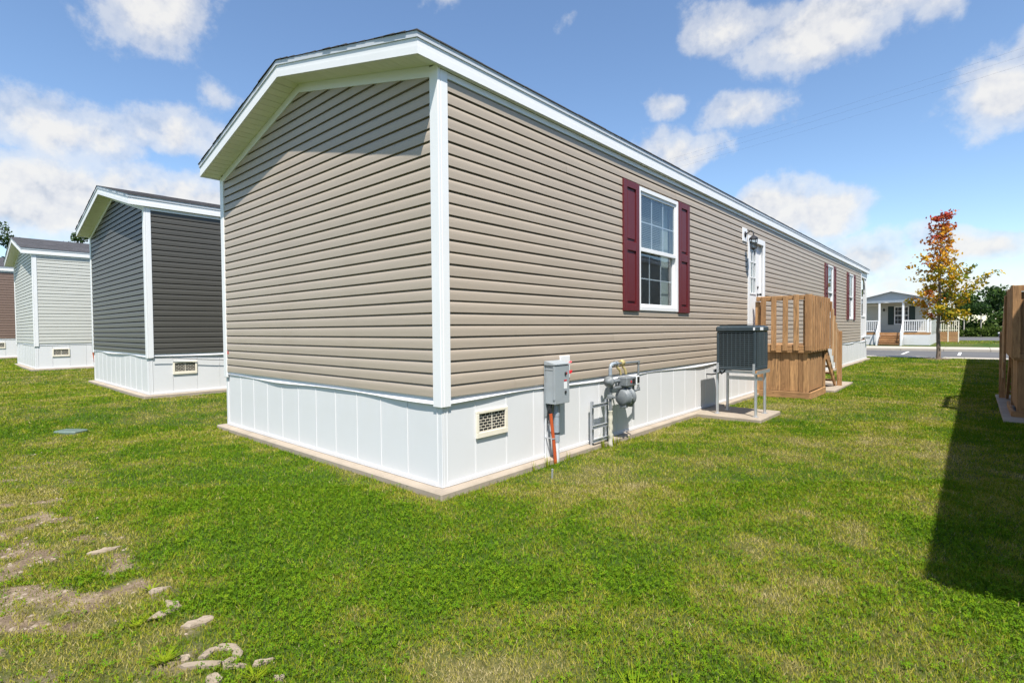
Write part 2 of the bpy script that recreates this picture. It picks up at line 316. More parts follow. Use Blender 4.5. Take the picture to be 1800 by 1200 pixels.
gy = np.concatenate([[-400, -200, -100, -50, -25, -14, -9, -6], lin(-4.5, 6, .09), lin(6, 25.3, .35), [25.4, 25.54, 25.56, 26.5, 29, 32, 36, 38.5, 39.39, 39.41, 39.6], lin(40, 80, 1.6), [90, 120, 170, 260, 450]])
GX, GY = np.meshgrid(gx, gy, indexing='ij'); GZ = gz(GX, GY)
nx, ny = GX.shape
gv = np.stack([GX, GY, GZ], -1).reshape(-1, 3)
ii = (np.arange(nx - 1)[:, None] * ny + np.arange(ny - 1)[None, :]).ravel()
gf = np.stack([ii, ii + ny, ii + ny + 1, ii + 1], 1)
def np_mesh(name, v, f, attrs=None):
    me = bpy.data.meshes.new(name); me.vertices.add(len(v)); me.vertices.foreach_set('co', v.astype(np.float32).ravel())
    k = f.shape[1]; me.loops.add(f.size); me.loops.foreach_set('vertex_index', f.astype(np.int32).ravel()); me.polygons.add(len(f))
    me.polygons.foreach_set('loop_start', np.arange(0, f.size, k, dtype=np.int32))
    me.update(calc_edges=True)
    for n_, a in (attrs or {}).items(): at = me.attributes.new(n_, 'FLOAT', 'POINT'); at.data.foreach_set('value', a.astype(np.float32).ravel())
    return me
gme = np_mesh('ground', gv, gf, {'dry': dryness(gv[:, 0], gv[:, 1]), 'bare': bareness(gv[:, 0], gv[:, 1])})
gme.polygons.foreach_set('use_smooth', np.ones(len(gf), bool))
def ground_mat():
    m = bpy.data.materials.new('lawn_soil'); m.use_nodes = True; t = NT(m.node_tree)
    tcn = t.node('ShaderNodeTexCoord'); v = tcn.outputs['Object']
    dry = t.node('ShaderNodeAttribute', attribute_name='dry').outputs['Fac']; bare = t.node('ShaderNodeAttribute', attribute_name='bare').outputs['Fac']
    n = t.noise(v, 60, 4, 0.7); n2 = t.noise(v, 7, 5, 0.6)
    green = t.ramp(n, [(0.3, (0.018, 0.042, 0.006)), (0.7, (0.065, 0.115, 0.018))]); straw = t.ramp(n, [(0.3, (0.075, 0.068, 0.022)), (0.7, (0.21, 0.17, 0.07))])
    c = t.mix(t.math('MULTIPLY', t.math('ADD', dry, t.math('MULTIPLY', t.math('SUBTRACT', n2, .5), .5)), 0.85, clamp=True), green, straw)
    soil = t.ramp(t.math('ADD', t.math('MULTIPLY', n, .5), t.math('MULTIPLY', n2, .5)), [(0.35, (0.10, 0.07, 0.045)), (0.52, (0.20, 0.15, 0.10)), (0.66, (0.32, 0.25, 0.175))])
    c = t.mix(t.ramp(bare, [(0.15, 0.0), (0.5, 1.0)]), c, soil)
    b = t.node('ShaderNodeBsdfPrincipled', i_Base_Color=c, i_Roughness=0.95); b.inputs['Specular IOR Level'].default_value = .1
    bp_ = t.node('ShaderNodeBump', i_Strength=0.8, i_Distance=0.02, i_Height=n); t.put(b.inputs['Normal'], bp_)
    o = t.node('ShaderNodeOutputMaterial'); t.put(o.inputs[0], b); return m
tag(put('ground', gme, ground_mat()), kind='structure')

# road, kerbs and walk
tag(bx('road', ASPH, None, -120, 120, ROAD0 - .05, ROAD1 + .05, -.42, -.17), kind='structure')
for i in range(-8, 9):   # stall lines
    tag(bx('stall_line', PAINT, None, .45 + i * 2.25, .57 + i * 2.25, 30.9, 34.6, -.166, -.1655) if -3 <= i <= 3 else bx('stall_line', PAINT, None, .45 + i * 2.25, .57 + i * 2.25, 30.9, 34.6, -.166, -.1655), kind='structure')
k = MB()
for i in range(-24, 24): k.box(i * 3 + .006, i * 3 + 2.994, KERB0, ROAD0, -.40, -.035, .012)
tag(k.build('kerb', CONCL), kind='structure')
k = MB()
for i in range(-30, 30): k.box(i * 2 + .006, i * 2 + 1.994, ROAD1, WALK1, -.40, -.03, .012)
tag(k.build('pavement', CONCL), kind='structure')
tag(bx('far_road', ASPH, None, 1.6, 160, 59.0, 76, -.2, -.035), kind='structure')

# ------------------------------------------------------------------ manufactured home
W = 4.62; ZS = 0.755; CH = 0.1014; NC = 26; OV = 0.263; EA = 0.07; T0 = 3.443; FH = 0.175
SLOPE = (4.032 - T0) / (W / 2 + EA)
def zr(x): return T0 + SLOPE * (W / 2 + EA - abs(x + W / 2))       # underside line of the rake
PROF = [(0.0, .0215), (.040, .0211), (.062, .0201), (.078, .0168), (.0865, .0122), (.0900, -.0040), (CH + .004, -.0080)]
def plank(mapf, u0, u1, zoff=0.0, lim=None):
    """one siding course piece; lim(z)->(ua,ub) trims the ends"""
    mb = MB(); L_ = []; Rr = []
    for z, o in PROF:
        a, b = (u0, u1) if lim is None else lim(z + zoff); a = max(a, u0); b = min(b, u1)
        if b < a: b = a
        L_.append(mapf(a, o, z)); Rr.append(mapf(b, o, z))
    n = len(PROF); mb.add(L_ + Rr, [(i, n + i, n + i + 1, i + 1) for i in range(n - 1)], True)
    a, b = (u0, u1) if lim is None else lim(zoff); a = max(a, u0); b = min(b, u1)
    mb.add([mapf(a, PROF[0][1], 0), mapf(b, PROF[0][1], 0), mapf(b, -.006, .004), mapf(a, -.006, .004)], [(3, 2, 1, 0)])
    return mb
PLANK_CACHE = {}
def shared_plank(key, make):
    if key not in PLANK_CACHE: PLANK_CACHE[key] = make().mesh('siding_plank')
    return PLANK_CACHE[key]

def home(label, loc, siding, L=22.93, sideL=None, openings=(), pieces=True, singles=True, vent_y=(.38,), soffit_singles=True, skirt_singles=True, wave=True, skirt_len=None, roof_color=SHING, seed=1):
    """local frame: right wall plane x=0 (runs along +y), front gable plane y=0, z=0 at the skirting foot"""
    rr = random.Random(seed); sideL = sideL or L
    H = thing('manufactured_home', label, 'house', loc, 'manufactured homes standing in a row')
    # --- backing walls (with openings cut out)
    def wall_cells(z0, z1):
        ys = sorted({0.0, sideL, *[v for o in openings for v in (o[0], o[1])]}); zs_ = sorted({z0, z1, *[v for o in openings for v in (o[2], o[3])]})
        for a, b in zip(ys, ys[1:]):
            for c, d in zip(zs_, zs_[1:]):
                if not any(o[0] <= a + .001 and b - .001 <= o[1] and o[2] <= c + .001 and d - .001 <= o[3] for o in openings): yield a, b, c, d
    mb = MB()
    for a, b, c, d in wall_cells(ZS - .1, T0 + .02): mb.box(-.09, -.012, a, b, c, d)
    side = mb.build('side_wall', siding, H)
    gw = MB().prism([(-W, ZS - .1), (0 - .09, ZS - .1), (-.09, zr(-.09)), (-W / 2, zr(-W / 2)), (-W, zr(-W))], 'y', .012, .09).build('gable_wall', siding, H)
    MB().box(-W, -W + .09, .09, sideL, ZS - .1, T0 + .02).build('far_side_wall', siding, H)
    MB().prism([(-W + .09, ZS - .1), (-.09, ZS - .1), (-.09, zr(-.09)), (-W / 2, zr(-W / 2)), (-W + .09, zr(-W))], 'y', sideL - .09, sideL - .001).build('rear_wall', siding, H)
    bx('floor', DARKIN, H, -W + .09, -.09, .09, sideL - .09, ZS - .1, ZS - .05)
    # --- siding, right wall
    mR = lambda u, o, z: (o, u, z)
    joined = MB()
    for i in range(NC):
        z0 = ZS + i * CH; z1 = z0 + CH
        cuts = [(o[0], o[1]) for o in openings if o[2] < z1 - .002 and o[3] > z0 + .002]
        segs = [(.05, sideL - .05)]
        for a, b in cuts: segs = [s_ for (p, q) in segs for s_ in (((p, min(q, a)), (max(p, b), q)) if a < q and b > p else ((p, q),)) if s_[1] - s_[0] > .01]
        if pieces:
            jn = [(.9 + (i * 1.37) % 3.66) + 3.66 * k_ for k_ in range(8)]; out = []
            for p, q in segs:
                cc = [p] + [j for j in jn if p + .4 < j < q - .4] + [q]; out += list(zip(cc, cc[1:]))
            segs = out
        for k_, (p, q) in enumerate(segs):
            dx = .0012 * ((k_ + i) % 2)
            if singles:
                me = shared_plank((round(q - p, 4), 'R'), lambda: plank(mR, 0, q - p)); put('siding_plank', me, siding, side, (dx, p, z0))
            else: pk = plank(mR, 0, q - p); joined.add([(x + dx, y + p, z + z0) for x, y, z in pk.v], pk.f, True)
    # --- siding, gable
    mG = lambda u, o, z: (u, -o, z)
    i = 0
    while ZS + i * CH < zr(-W / 2) - .02:
        z0 = ZS + i * CH
        def lim(z):
            if z <= T0 + SLOPE * EA: return (-W, 0)
            hw = max(0.0, (zr(-W / 2) - z) / SLOPE); return (-W / 2 - hw, -W / 2 + hw)
        p = plank(mG, -W + .04, -.04, z0, lim)
        if singles: p.build('siding_plank', siding, gw, (0, 0, z0))
        else: joined.add([(x, y, z + z0) for x, y, z in p.v], p.f, True)
        i += 1
    if not singles: tag(joined.build('siding', siding, H), kind='stuff')
    # --- corner posts, frieze, rake trim
    pw = .078
    for (cx, sx) in ((0, 1), (-W, -1)):
        xs = (cx - pw, cx + .030) if sx > 0 else (cx - .030, cx + pw)
        MB().box(xs[0], xs[1], -.030, .0 - .001, .675, zr(cx) + .012, .004).box((cx + .001 if sx > 0 else cx - .0301), (cx + .0301 if sx > 0 else cx - .001), 0, pw, .675, T0 - .004, .004).build('corner_post', WHITE, H)
    bx('corner_post', WHITE, H, .001, .028, sideL - .09, sideL - .002, .675, T0 - .004, .004)
    bx('frieze_board', WHITE, H, .001, .025, pw + .002, sideL - .092, ZS + NC * CH - .006, T0 - .003, .003)
    for s_ in (0, 1):
        f = (lambda x: x) if s_ else (lambda x: -W - x)
        xa, xb = -W / 2, -pw
        pl = [(f(xa), zr(xa) + .020), (f(xb), zr(xb) + .016), (f(xb), zr(xb) - .085), (f(xa), zr(xa) - .085)]
        MB().prism(pl, 'y', -.0265, -.0005).build('rake_trim', WHITE, H)
    # --- soffit
    ang = math.atan(SLOPE); Ls = (W / 2 + EA - .02) / math.cos(ang); npan = int(Ls / .1016); pwid = Ls / npan
    sm = MB().box(-pwid / 2 + .0025, pwid / 2 - .0025, -OV + .021, -.0275, 0, .012, .002).mesh('soffit_panel')
    jn = MB()
    for s_ in (1, -1):
        for k_ in range(npan):
            t_ = (k_ + .5) * pwid; x = EA - .02 - t_ * math.cos(ang); z = T0 + .012 + t_ * math.sin(ang)
            if s_ < 0: x = -W - x
            if soffit_singles: put('soffit_panel', sm, SOFF, H, (x, 0, z), (0, ang * s_, 0))
            else: jn.box(-pwid / 2 + .0025, pwid / 2 - .0025, -OV + .021, -.0275, 0, .012, M=Matrix.Translation((x, 0, z)) @ Matrix.Rotation(ang * s_, 4, 'Y'))
    if not soffit_singles: jn.build('soffit', SOFF, H)
    bx('eave_soffit', SOFF, H, .026, EA - .021, -.0260, L, T0 - .001, T0 + .010); bx('eave_soffit', SOFF, H, -W - EA + .021, -W - .0265, -.022, L, T0 - .001, T0 + .010)
    # --- fascia, drip edge
    yf = -OV
    for s_ in (1, -1):
        f = (lambda x: x) if s_ > 0 else (lambda x: -W - x)
        xr = -W / 2
        for nm, a, b, out in (('fascia', 0.0, .062, .003), ('fascia', .062, FH - .052, 0.0), ('drip_edge', FH - .052, FH - .006, .010)):
            pl = [(f(EA + out), zr(EA) + a), (f(xr), zr(xr) + a), (f(xr), zr(xr) + b), (f(EA + out), zr(EA) + b)]
            MB().prism(pl, 'y', yf - out, yf + .019).build(nm, WHITE if nm == 'fascia' else DRIP, H)
            xa, xb = sorted((f(EA - .019), f(EA + out)))
            n_ = 4 if nm == 'fascia' else 5; ya = yf + .0195; step = (L + .02 - ya) / n_
            if a == 0 or nm == 'drip_edge' or True:
                m2 = MB()
                for q in range(n_): m2.box(xa, xb + .0006 * (q % 2), ya + q * step, ya + (q + 1) * step - .002, T0 + a, T0 + b)
                m2.build(nm, WHITE if nm == 'fascia' else DRIP, H)
    # --- roof deck and shingles
    roof = MB()
    for s_ in (1, -1):
        f = (lambda x: x) if s_ > 0 else (lambda x: -W - x)
        pl = [(f(EA - .02), zr(EA) + .10), (f(-W / 2), zr(-W / 2) + .10), (f(-W / 2), zr(-W / 2) + FH - .007), (f(EA - .02), zr(EA) + FH - .007 + .005)]
        roof.prism(pl, 'y', -OV + .02, L)
    rf = roof.build('roof', roof_color, H)
    sh = MB(); ncs = 17; ex = (W / 2 + EA + .02) / ncs
    for s_ in (1, -1):
        f = (lambda x: x) if s_ > 0 else (lambda x: -W - x)
        for c_ in range(ncs):
            y = -OV - .016 - rr.random() * .01; first = True
            while y < L:
                wd = rr.choice((.165, .23, .33, .33)) ; y2 = min(L + .02, y + wd); h = .003 + rr.random() * .006
                xa = EA + .02 - c_ * ex; xb = xa - ex - .004
                za = zr(EA) + FH - SLOPE * .02 + SLOPE * (EA + .02 - xa); zb = za + SLOPE * (ex + .004)
                vs = [(f(xa), y, za - .004), (f(xa), y2 - .004, za - .004), (f(xa), y, za + h), (f(xa), y2 - .004, za + h), (f(xb), y, zb + .001), (f(xb), y2 - .004, zb + .001)]
                sh.add(vs, [(0, 1, 3, 2), (2, 3, 5, 4), (0, 2, 4), (1, 5, 3)]); y = y2
    tag(sh.build('shingles', roof_color, rf), kind='stuff')
    # --- skirting: 16 inch panels with a raised lap, rails, corner
    sk = thing('skirting', None, None); sk.parent = H
    PWD = .4064; mb = MB()
    mb.box(-W + .02, -.03, .012, .03, 0, ZS - .02).box(-.03, -.012, .03, L, 0, ZS - .02).box(-W + .012, -W + .03, .03, L, 0, ZS - .02)
    bk = mb; bkobj = bk.build('skirting_backing', SKIRT, H)
    bpy.data.objects.remove(sk)
    pg = MB().box(.003, PWD - .013, -.004, .011, .034, .712, .002).box(PWD - .0125, PWD - .0005, -.008, .011, .034, .712, .003).mesh('skirting_panel')
    pr = MB().box(-.011, .004, .003, PWD - .013, .034, .712, .002).box(-.011, .008, PWD - .0125, PWD - .0005, .034, .712, .003).mesh('skirting_panel')
    n_ = int((W - .09) / PWD); x = -.05 - PWD
    while x > -W - .05:
        if x >= -W + .0: put('skirting_panel', pg, SKIRT, bkobj, (x, 0, 0))
        else: MB().box(-W + .06, x + PWD - .013, -.004, .011, .034, .712, .002).build('skirting_panel', SKIRT, bkobj)
        x -= PWD
    y = -.02; cnt = 0
    lenS = skirt_len or L
    while y + PWD < lenS:
        if y > 0: put('skirting_panel', pr, SKIRT, bkobj, (0, y, 0))
        else: MB().box(-.011, .004, .05, y + PWD - .013, .034, .712, .002).box(-.011, .008, y + PWD - .0125, y + PWD - .0005, .034, .712, .003).build('skirting_panel', SKIRT, bkobj)
        y += PWD
    # corner piece with ribs
    MB().box(-.05, .006, -.006, .012, .0, .715, .003).box(-.012, .0065, .0125, .05, .0, .715, .003).box(-.058, -.046, -.011, .0, .0, .714, .003).box(.0, .0115, .046, .058, .0, .714, .003).build('skirting_corner', SKIRT, bkobj)
    MB().box(-W - .006, -W + .05, -.006, .012, .0, .715, .003).build('skirting_corner', SKIRT, bkobj)
    MB().box(-W + .051, -.0585, -.014, .0, .0, .036, .004).build('bottom_rail', SKIRT, bkobj); MB().box(-.0, .014, .0585, L, .0, .036, .004).build('bottom_rail', SKIRT, bkobj)
    # wavy top rail
    def rail(u0, u1, mp, sd):
        m = MB(); n = max(8, int((u1 - u0) / .12)); pr_ = random.Random(sd); ph = [pr_.uniform(0, 6.28) for _ in range(3)]
        rows = []
        for q in range(n + 1):
            u = u0 + (u1 - u0) * q / n; a = (.5 + .5 * math.sin(u * 2.3 + ph[0])) * .010 + (.5 + .5 * math.sin(u * 4.9 + ph[1])) * .006 + (.5 + .5 * math.sin(u * 1.1 + ph[2])) * .008
            if not wave: a *= .4
            dz = .012 * math.sin(u * 2.3 + ph[0] + .8) if wave else 0
            rows.append([mp(u, .002, ZS + .003), mp(u, .003 + a * .15, ZS - .030), mp(u, .005 + a * .5, ZS - .042 - dz * .4), mp(u, .010 + a, ZS - .047 - dz), mp(u, .008 + a, ZS - .053 - dz), mp(u, .002, ZS - .046)])
        vs = [p for r_ in rows for p in r_]; m.add(vs, [(q * 6 + j, (q + 1) * 6 + j, (q + 1) * 6 + j + 1, q * 6 + j + 1) for q in range(n) for j in range(5)], True)
        m.build('top_rail', SKIRT, bkobj)
    rail(-W + .01, -.06, mG, seed); rail(.055, L, mR, seed + 5)
    # foundation vents
    for vy in vent_y:
        v = MB(); z0, z1, y0, y1 = .352, .596, vy, vy + .412
        v.box(.009, .026, y0, y1, z0, z0 + .05, .003).box(.009, .026, y0, y1, z1 - .028, z1, .003).box(.009, .026, y0, y0 + .034, z0 + .0505, z1 - .0285, .003).box(.009, .026, y1 - .034, y1, z0 + .0505, z1 - .0285, .003)
        vo = v.build('foundation_vent', CREAM, H)
        bx('vent_screen', BLACK, vo, .0085, .0092, y0 + .036, y1 - .036, z0 + .05, z1 - .03)
        g = MB(); zz = z0 + .056; zt = z1 - .032; nr = 6; dz = (zt - zz) / nr
        for r_ in range(nr + 1): g.box(.0095, .0115, y0 + .0345, y1 - .0345, zz + r_ * dz - .0021, zz + r_ * dz + .0021)
        for r_ in range(nr):
            for c_ in range(7):
                yy = y0 + .036 + (c_ + .5 * (r_ % 2)) * .057
                if yy < y1 - .04: g.box(.0096, .0113, yy, yy + .0042, zz + r_ * dz, zz + (r_ + 1) * dz)
        g.box(.0094, .0118, vy + .202, vy + .212, zz, zt)
        g.build('vent_grille', CREAM, vo)
    # slab
    MB().box(-W - .11, .11, -.11, L + .1, -.40, -.001, .012).build('foundation_slab', CONC, H)
    return H

def rect_frame(mb, y0, y1, z0, z1, wd, xa, xb, b=.003):
    mb.box(xa, xb, y0, y0 + wd, z0, z1, b).box(xa, xb, y1 - wd, y1, z0, z1, b).box(xa, xb, y0 + wd + .0005, y1 - wd - .0005, z0, z0 + wd, b).box(xa, xb, y0 + wd + .0005, y1 - wd - .0005, z1 - wd, z1, b); return mb
def sash_window(H, y0, y1, z0, z1, shutter=(.40, .385), smat=BURG, grid=(3, 2), blinds=True, curtain=True):
    Wn = rect_frame(MB(), y0, y1, z0, z1, .055, -.02, .034, .004).build('window', WHITE, H)
    a, b, c, d = y0 + .056, y1 - .056, z0 + .056, z1 - .056; zm = (c + d) / 2 + .005
    rect_frame(MB(), a, b, zm - .022, d, .038, -.012, .018).build('sash', WHITE, Wn); rect_frame(MB(), a, b, c, zm + .018, .036, -.045, -.014).build('sash', WHITE, Wn)
    MB().box(-.0115, .024, a + .01, b - .01, zm - .034, zm + .018, .004).build('meeting_rail', WHITE, Wn)
    MB().box(.002, .005, a + .036, b - .036, zm + .016, d - .036).build('pane', GLASS, Wn); MB().box(-.033, -.030, a + .034, b - .034, c + .034, zm - .018).build('pane', GLASS, Wn)
    for lo, hi, x in ((zm + .016, d - .036, -.006), (c + .034, zm - .034, -.040)):
        for k in range(1, grid[0]): y = a + .036 + (b - a - .072) * k / grid[0]; bx('muntin', WHITE, Wn, x - .003, x + .004, y - .009, y + .009, lo, hi)
        for k in range(1, grid[1]): z = lo + (hi - lo) * k / grid[1]; bx('muntin', WHITE, Wn, x - .0025, x + .0035, a + .036, b - .036, z - .008, z + .008)
    if blinds:
        m = MB(); z = d - .03
        while z > zm + .01: m.add([(-.085, a, z), (-.085, b - .22, z), (-.105, b - .22, z - .011), (-.105, a, z - .011)], [(0, 1, 2, 3)]); z -= .0245
        m.build('blind', BLIND, Wn)
    if curtain:
        m = MB(); n = 40; vs = []
        for k in range(n + 1): y = b - .19 + .21 * k / n; x = -.13 + .022 * math.sin(k * 1.15); vs += [(x, y, c - .02), (x - .01, y, d)]
        m.add(vs, [(2 * k, 2 * k + 2, 2 * k + 3, 2 * k + 1) for k in range(n)], True); m.build('curtain', CURT, Wn)
    if shutter:
        for y, wd in ((y0 - shutter[0] - .003, shutter[0]), (y1 + .003, shutter[1])):
            s = rect_frame(MB(), y, y + wd, z0 - .012, z1 + .008, .085, .014, .046, .004); zmid = (z0 + z1) / 2
            s.box(.014, .0455, y + .0855, y + wd - .0855, zmid - .055, zmid + .055, .004); so = s.build('shutter', smat, H)
            for lo, hi in ((z0 + .074, zmid - .056), (zmid + .056, z1 - .078)):
                MB().box(.014, .026, y + .086, y + wd - .086, lo, hi).box(.026, .038, y + .108, y + wd - .108, lo + .035, hi - .035, .010).build('shutter_panel', smat, so)
    return Wn

WZ0, WZ1 = 1.547, 3.158
wins = [(3.345, 4.552), (15.02, 15.86), (18.58, 19.46)]
DY0, DY1, DZ0, DZ1 = 7.73, 8.82, .93, 3.09
op = [(a + .03, b - .03, WZ0 + .03, WZ1 - .03) for a, b in wins] + [(DY0 + .05, DY1 - .05, DZ0, DZ1 - .05)]
main = home('tan sided manufactured home with burgundy shutters, nearest the camera', (0, 0, 0), TAN, L=22.93, sideL=21.3, openings=op, vent_y=(.379,), seed=3)
for a, b in wins: sash_window(main, a, b, WZ0, WZ1)
# side door
dr = rect_frame(MB(), DY0, DY1, DZ0 - .1, DZ1, .105, .001, .032, .005).build('door', WHITE, main)
MB().box(-.085, .0, DY0 + .051, DY0 + .085, DZ0, DZ1 - .05).box(-.085, .0, DY1 - .085, DY1 - .051, DZ0, DZ1 - .05).box(-.085, .0, DY0 + .086, DY1 - .086, DZ1 - .085, DZ1 - .051).build('jamb', WHITE, dr)
ly0, ly1, lz0, lz1 = 7.97, 8.43, 2.0, 2.93
dm = MB(); dm.box(-.080, -.045, DY0 + .086, ly0, DZ0, DZ1 - .086).box(-.080, -.045, ly1, DY1 - .086, DZ0, DZ1 - .086).box(-.080, -.045, ly0, ly1, lz1, DZ1 - .086).box(-.080, -.045, ly0, ly1, DZ0, lz0); dm.build('door_leaf', WHITE, dr)
rect_frame(MB(), ly0 - .03, ly1 + .03, lz0 - .03, lz1 + .03, .035, -.0445, -.034, .003).build('lite_frame', WHITE, dr)
bx('pane', GLASS, dr, -.064, -.060, ly0, ly1, lz0, lz1)
for k in (1, 2): bx('muntin', WHITE, dr, -.055, -.040, ly0 + .006, ly1 - .006, lz0 + (lz1 - lz0) * k / 3 - .011, lz0 + (lz1 - lz0) * k / 3 + .011); bx('muntin', WHITE, dr, -.0545, -.0405, ly0 + (ly1 - ly0) * k / 3 - .010, ly0 + (ly1 - ly0) * k / 3 + .010, lz0 + .006, lz1 - .006)
bx('door_curtain', CURT, dr, -.10, -.095, ly0 - .02, ly1 + .02, lz0 - .02, lz1 + .02)
MB().lathe([(-.046, .028), (-.030, .028), (-.028, .012), (-.004, .012), (0, .026), (.02, .03), (.032, .018), (.034, 0)], (0, 8.56, 1.98), 'x', 14).build('door_knob', BLACK, dr)
MB().lathe([(-.046, .026), (-.028, .026), (-.026, 0)], (0, 8.56, 2.13), 'x', 14).build('deadbolt', BLACK, dr)
# small red sticker on the gable, ends of porch
MB().box(-4.525, -4.485, -.0230, -.0222, 1.0, 1.045).build('sticker', RED, main)
# rear porch under the roof
pc = MB().box(-.12, -.0, 22.68, 22.80, ZS - .02, T0 + .08, .006).build('porch_column', WHITE, main)
MB().box(-W + .001, -.001, 22.66, 22.86, 3.20, T0 + .1).build('porch_beam', WHITE, main); bx('porch_side_beam', WHITE, main, -.12, -.002, 21.32, 22.655, 3.22, T0 + .06)
m = MB()
for k in range(9): a0 = math.pi / 2 * k / 8; a1 = math.pi / 2 * (k + 1) / 8; m.prism([(22.66 - .55 * (1 - math.cos(a0)) - 0, 3.22 - .55 * (1 - math.sin(a0))), (22.66 - .55 * (1 - math.cos(a1)), 3.22 - .55 * (1 - math.sin(a1))), (22.66, 3.22)], 'x', -.09, -.03)
m.build('arch_bracket', WHITE, main)
bx('porch_deck', WOODX, main, -W + .02, -.015, 21.31, 22.9, ZS - .06, ZS + .02)
bx('porch_rail', WHITE, main, -.10, -.03, 21.33, 22.67, ZS + .92, ZS + .98, .006); bx('porch_rail', WHITE, main, -.10, -.03, 21.33, 22.67, ZS + .09, ZS + .14, .006)
bm_ = MB().box(-.08, -.05, 0, .034, ZS + .141, ZS + .919).mesh('baluster')
for k in range(11): put('baluster', bm_, WHITE, main, (0, 21.42 + k * .112, 0))
bx('post_cap', GREYP, main, -.02, .16, 22.40, 22.62, ZS + .05, ZS + .14, .01)

# neighbours to the left and the one whose shadow crosses the lawn
dark = home('charcoal sided manufactured home just left of the tan one', (-8.053, -.104, .16), CHAR, pieces=False, seed=21, vent_y=(.379,), skirt_len=8)
greyh = home('pale grey sided manufactured home between the charcoal and brown homes', (-17.806, -.62, .235), LGREY, pieces=False, singles=False, soffit_singles=False, seed=31, vent_y=(.379,), wave=False, skirt_len=12)
brown = home('brown sided manufactured home cut by the left picture edge', (-25.7, -1.47, .36), BRN, pieces=False, singles=False, soffit_singles=False, seed=41, vent_y=(.379,), wave=False, skirt_len=12)
nb = home('manufactured home behind the wooden deck cut by the right edge', (4.75 + W, -.344, 0), LGREY, L=24.2, pieces=False, singles=False, soffit_singles=False, seed=51, vent_y=(), wave=False)
# loose cable sagging along the charcoal home's skirting
pts = [(-8.03 + .035, -.06 + t * 3.2, .16 + .68 - .10 * math.sin(math.pi * min(1, t * 1.15)) ** 2 + .10 * max(0, t - .6)) for t in [i / 24 for i in range(25)]]
tag(MB().tube(pts, .006, 6).build('loose_cable', CABLE), 'thin grey cable sagging along the charcoal home skirting', 'cable')

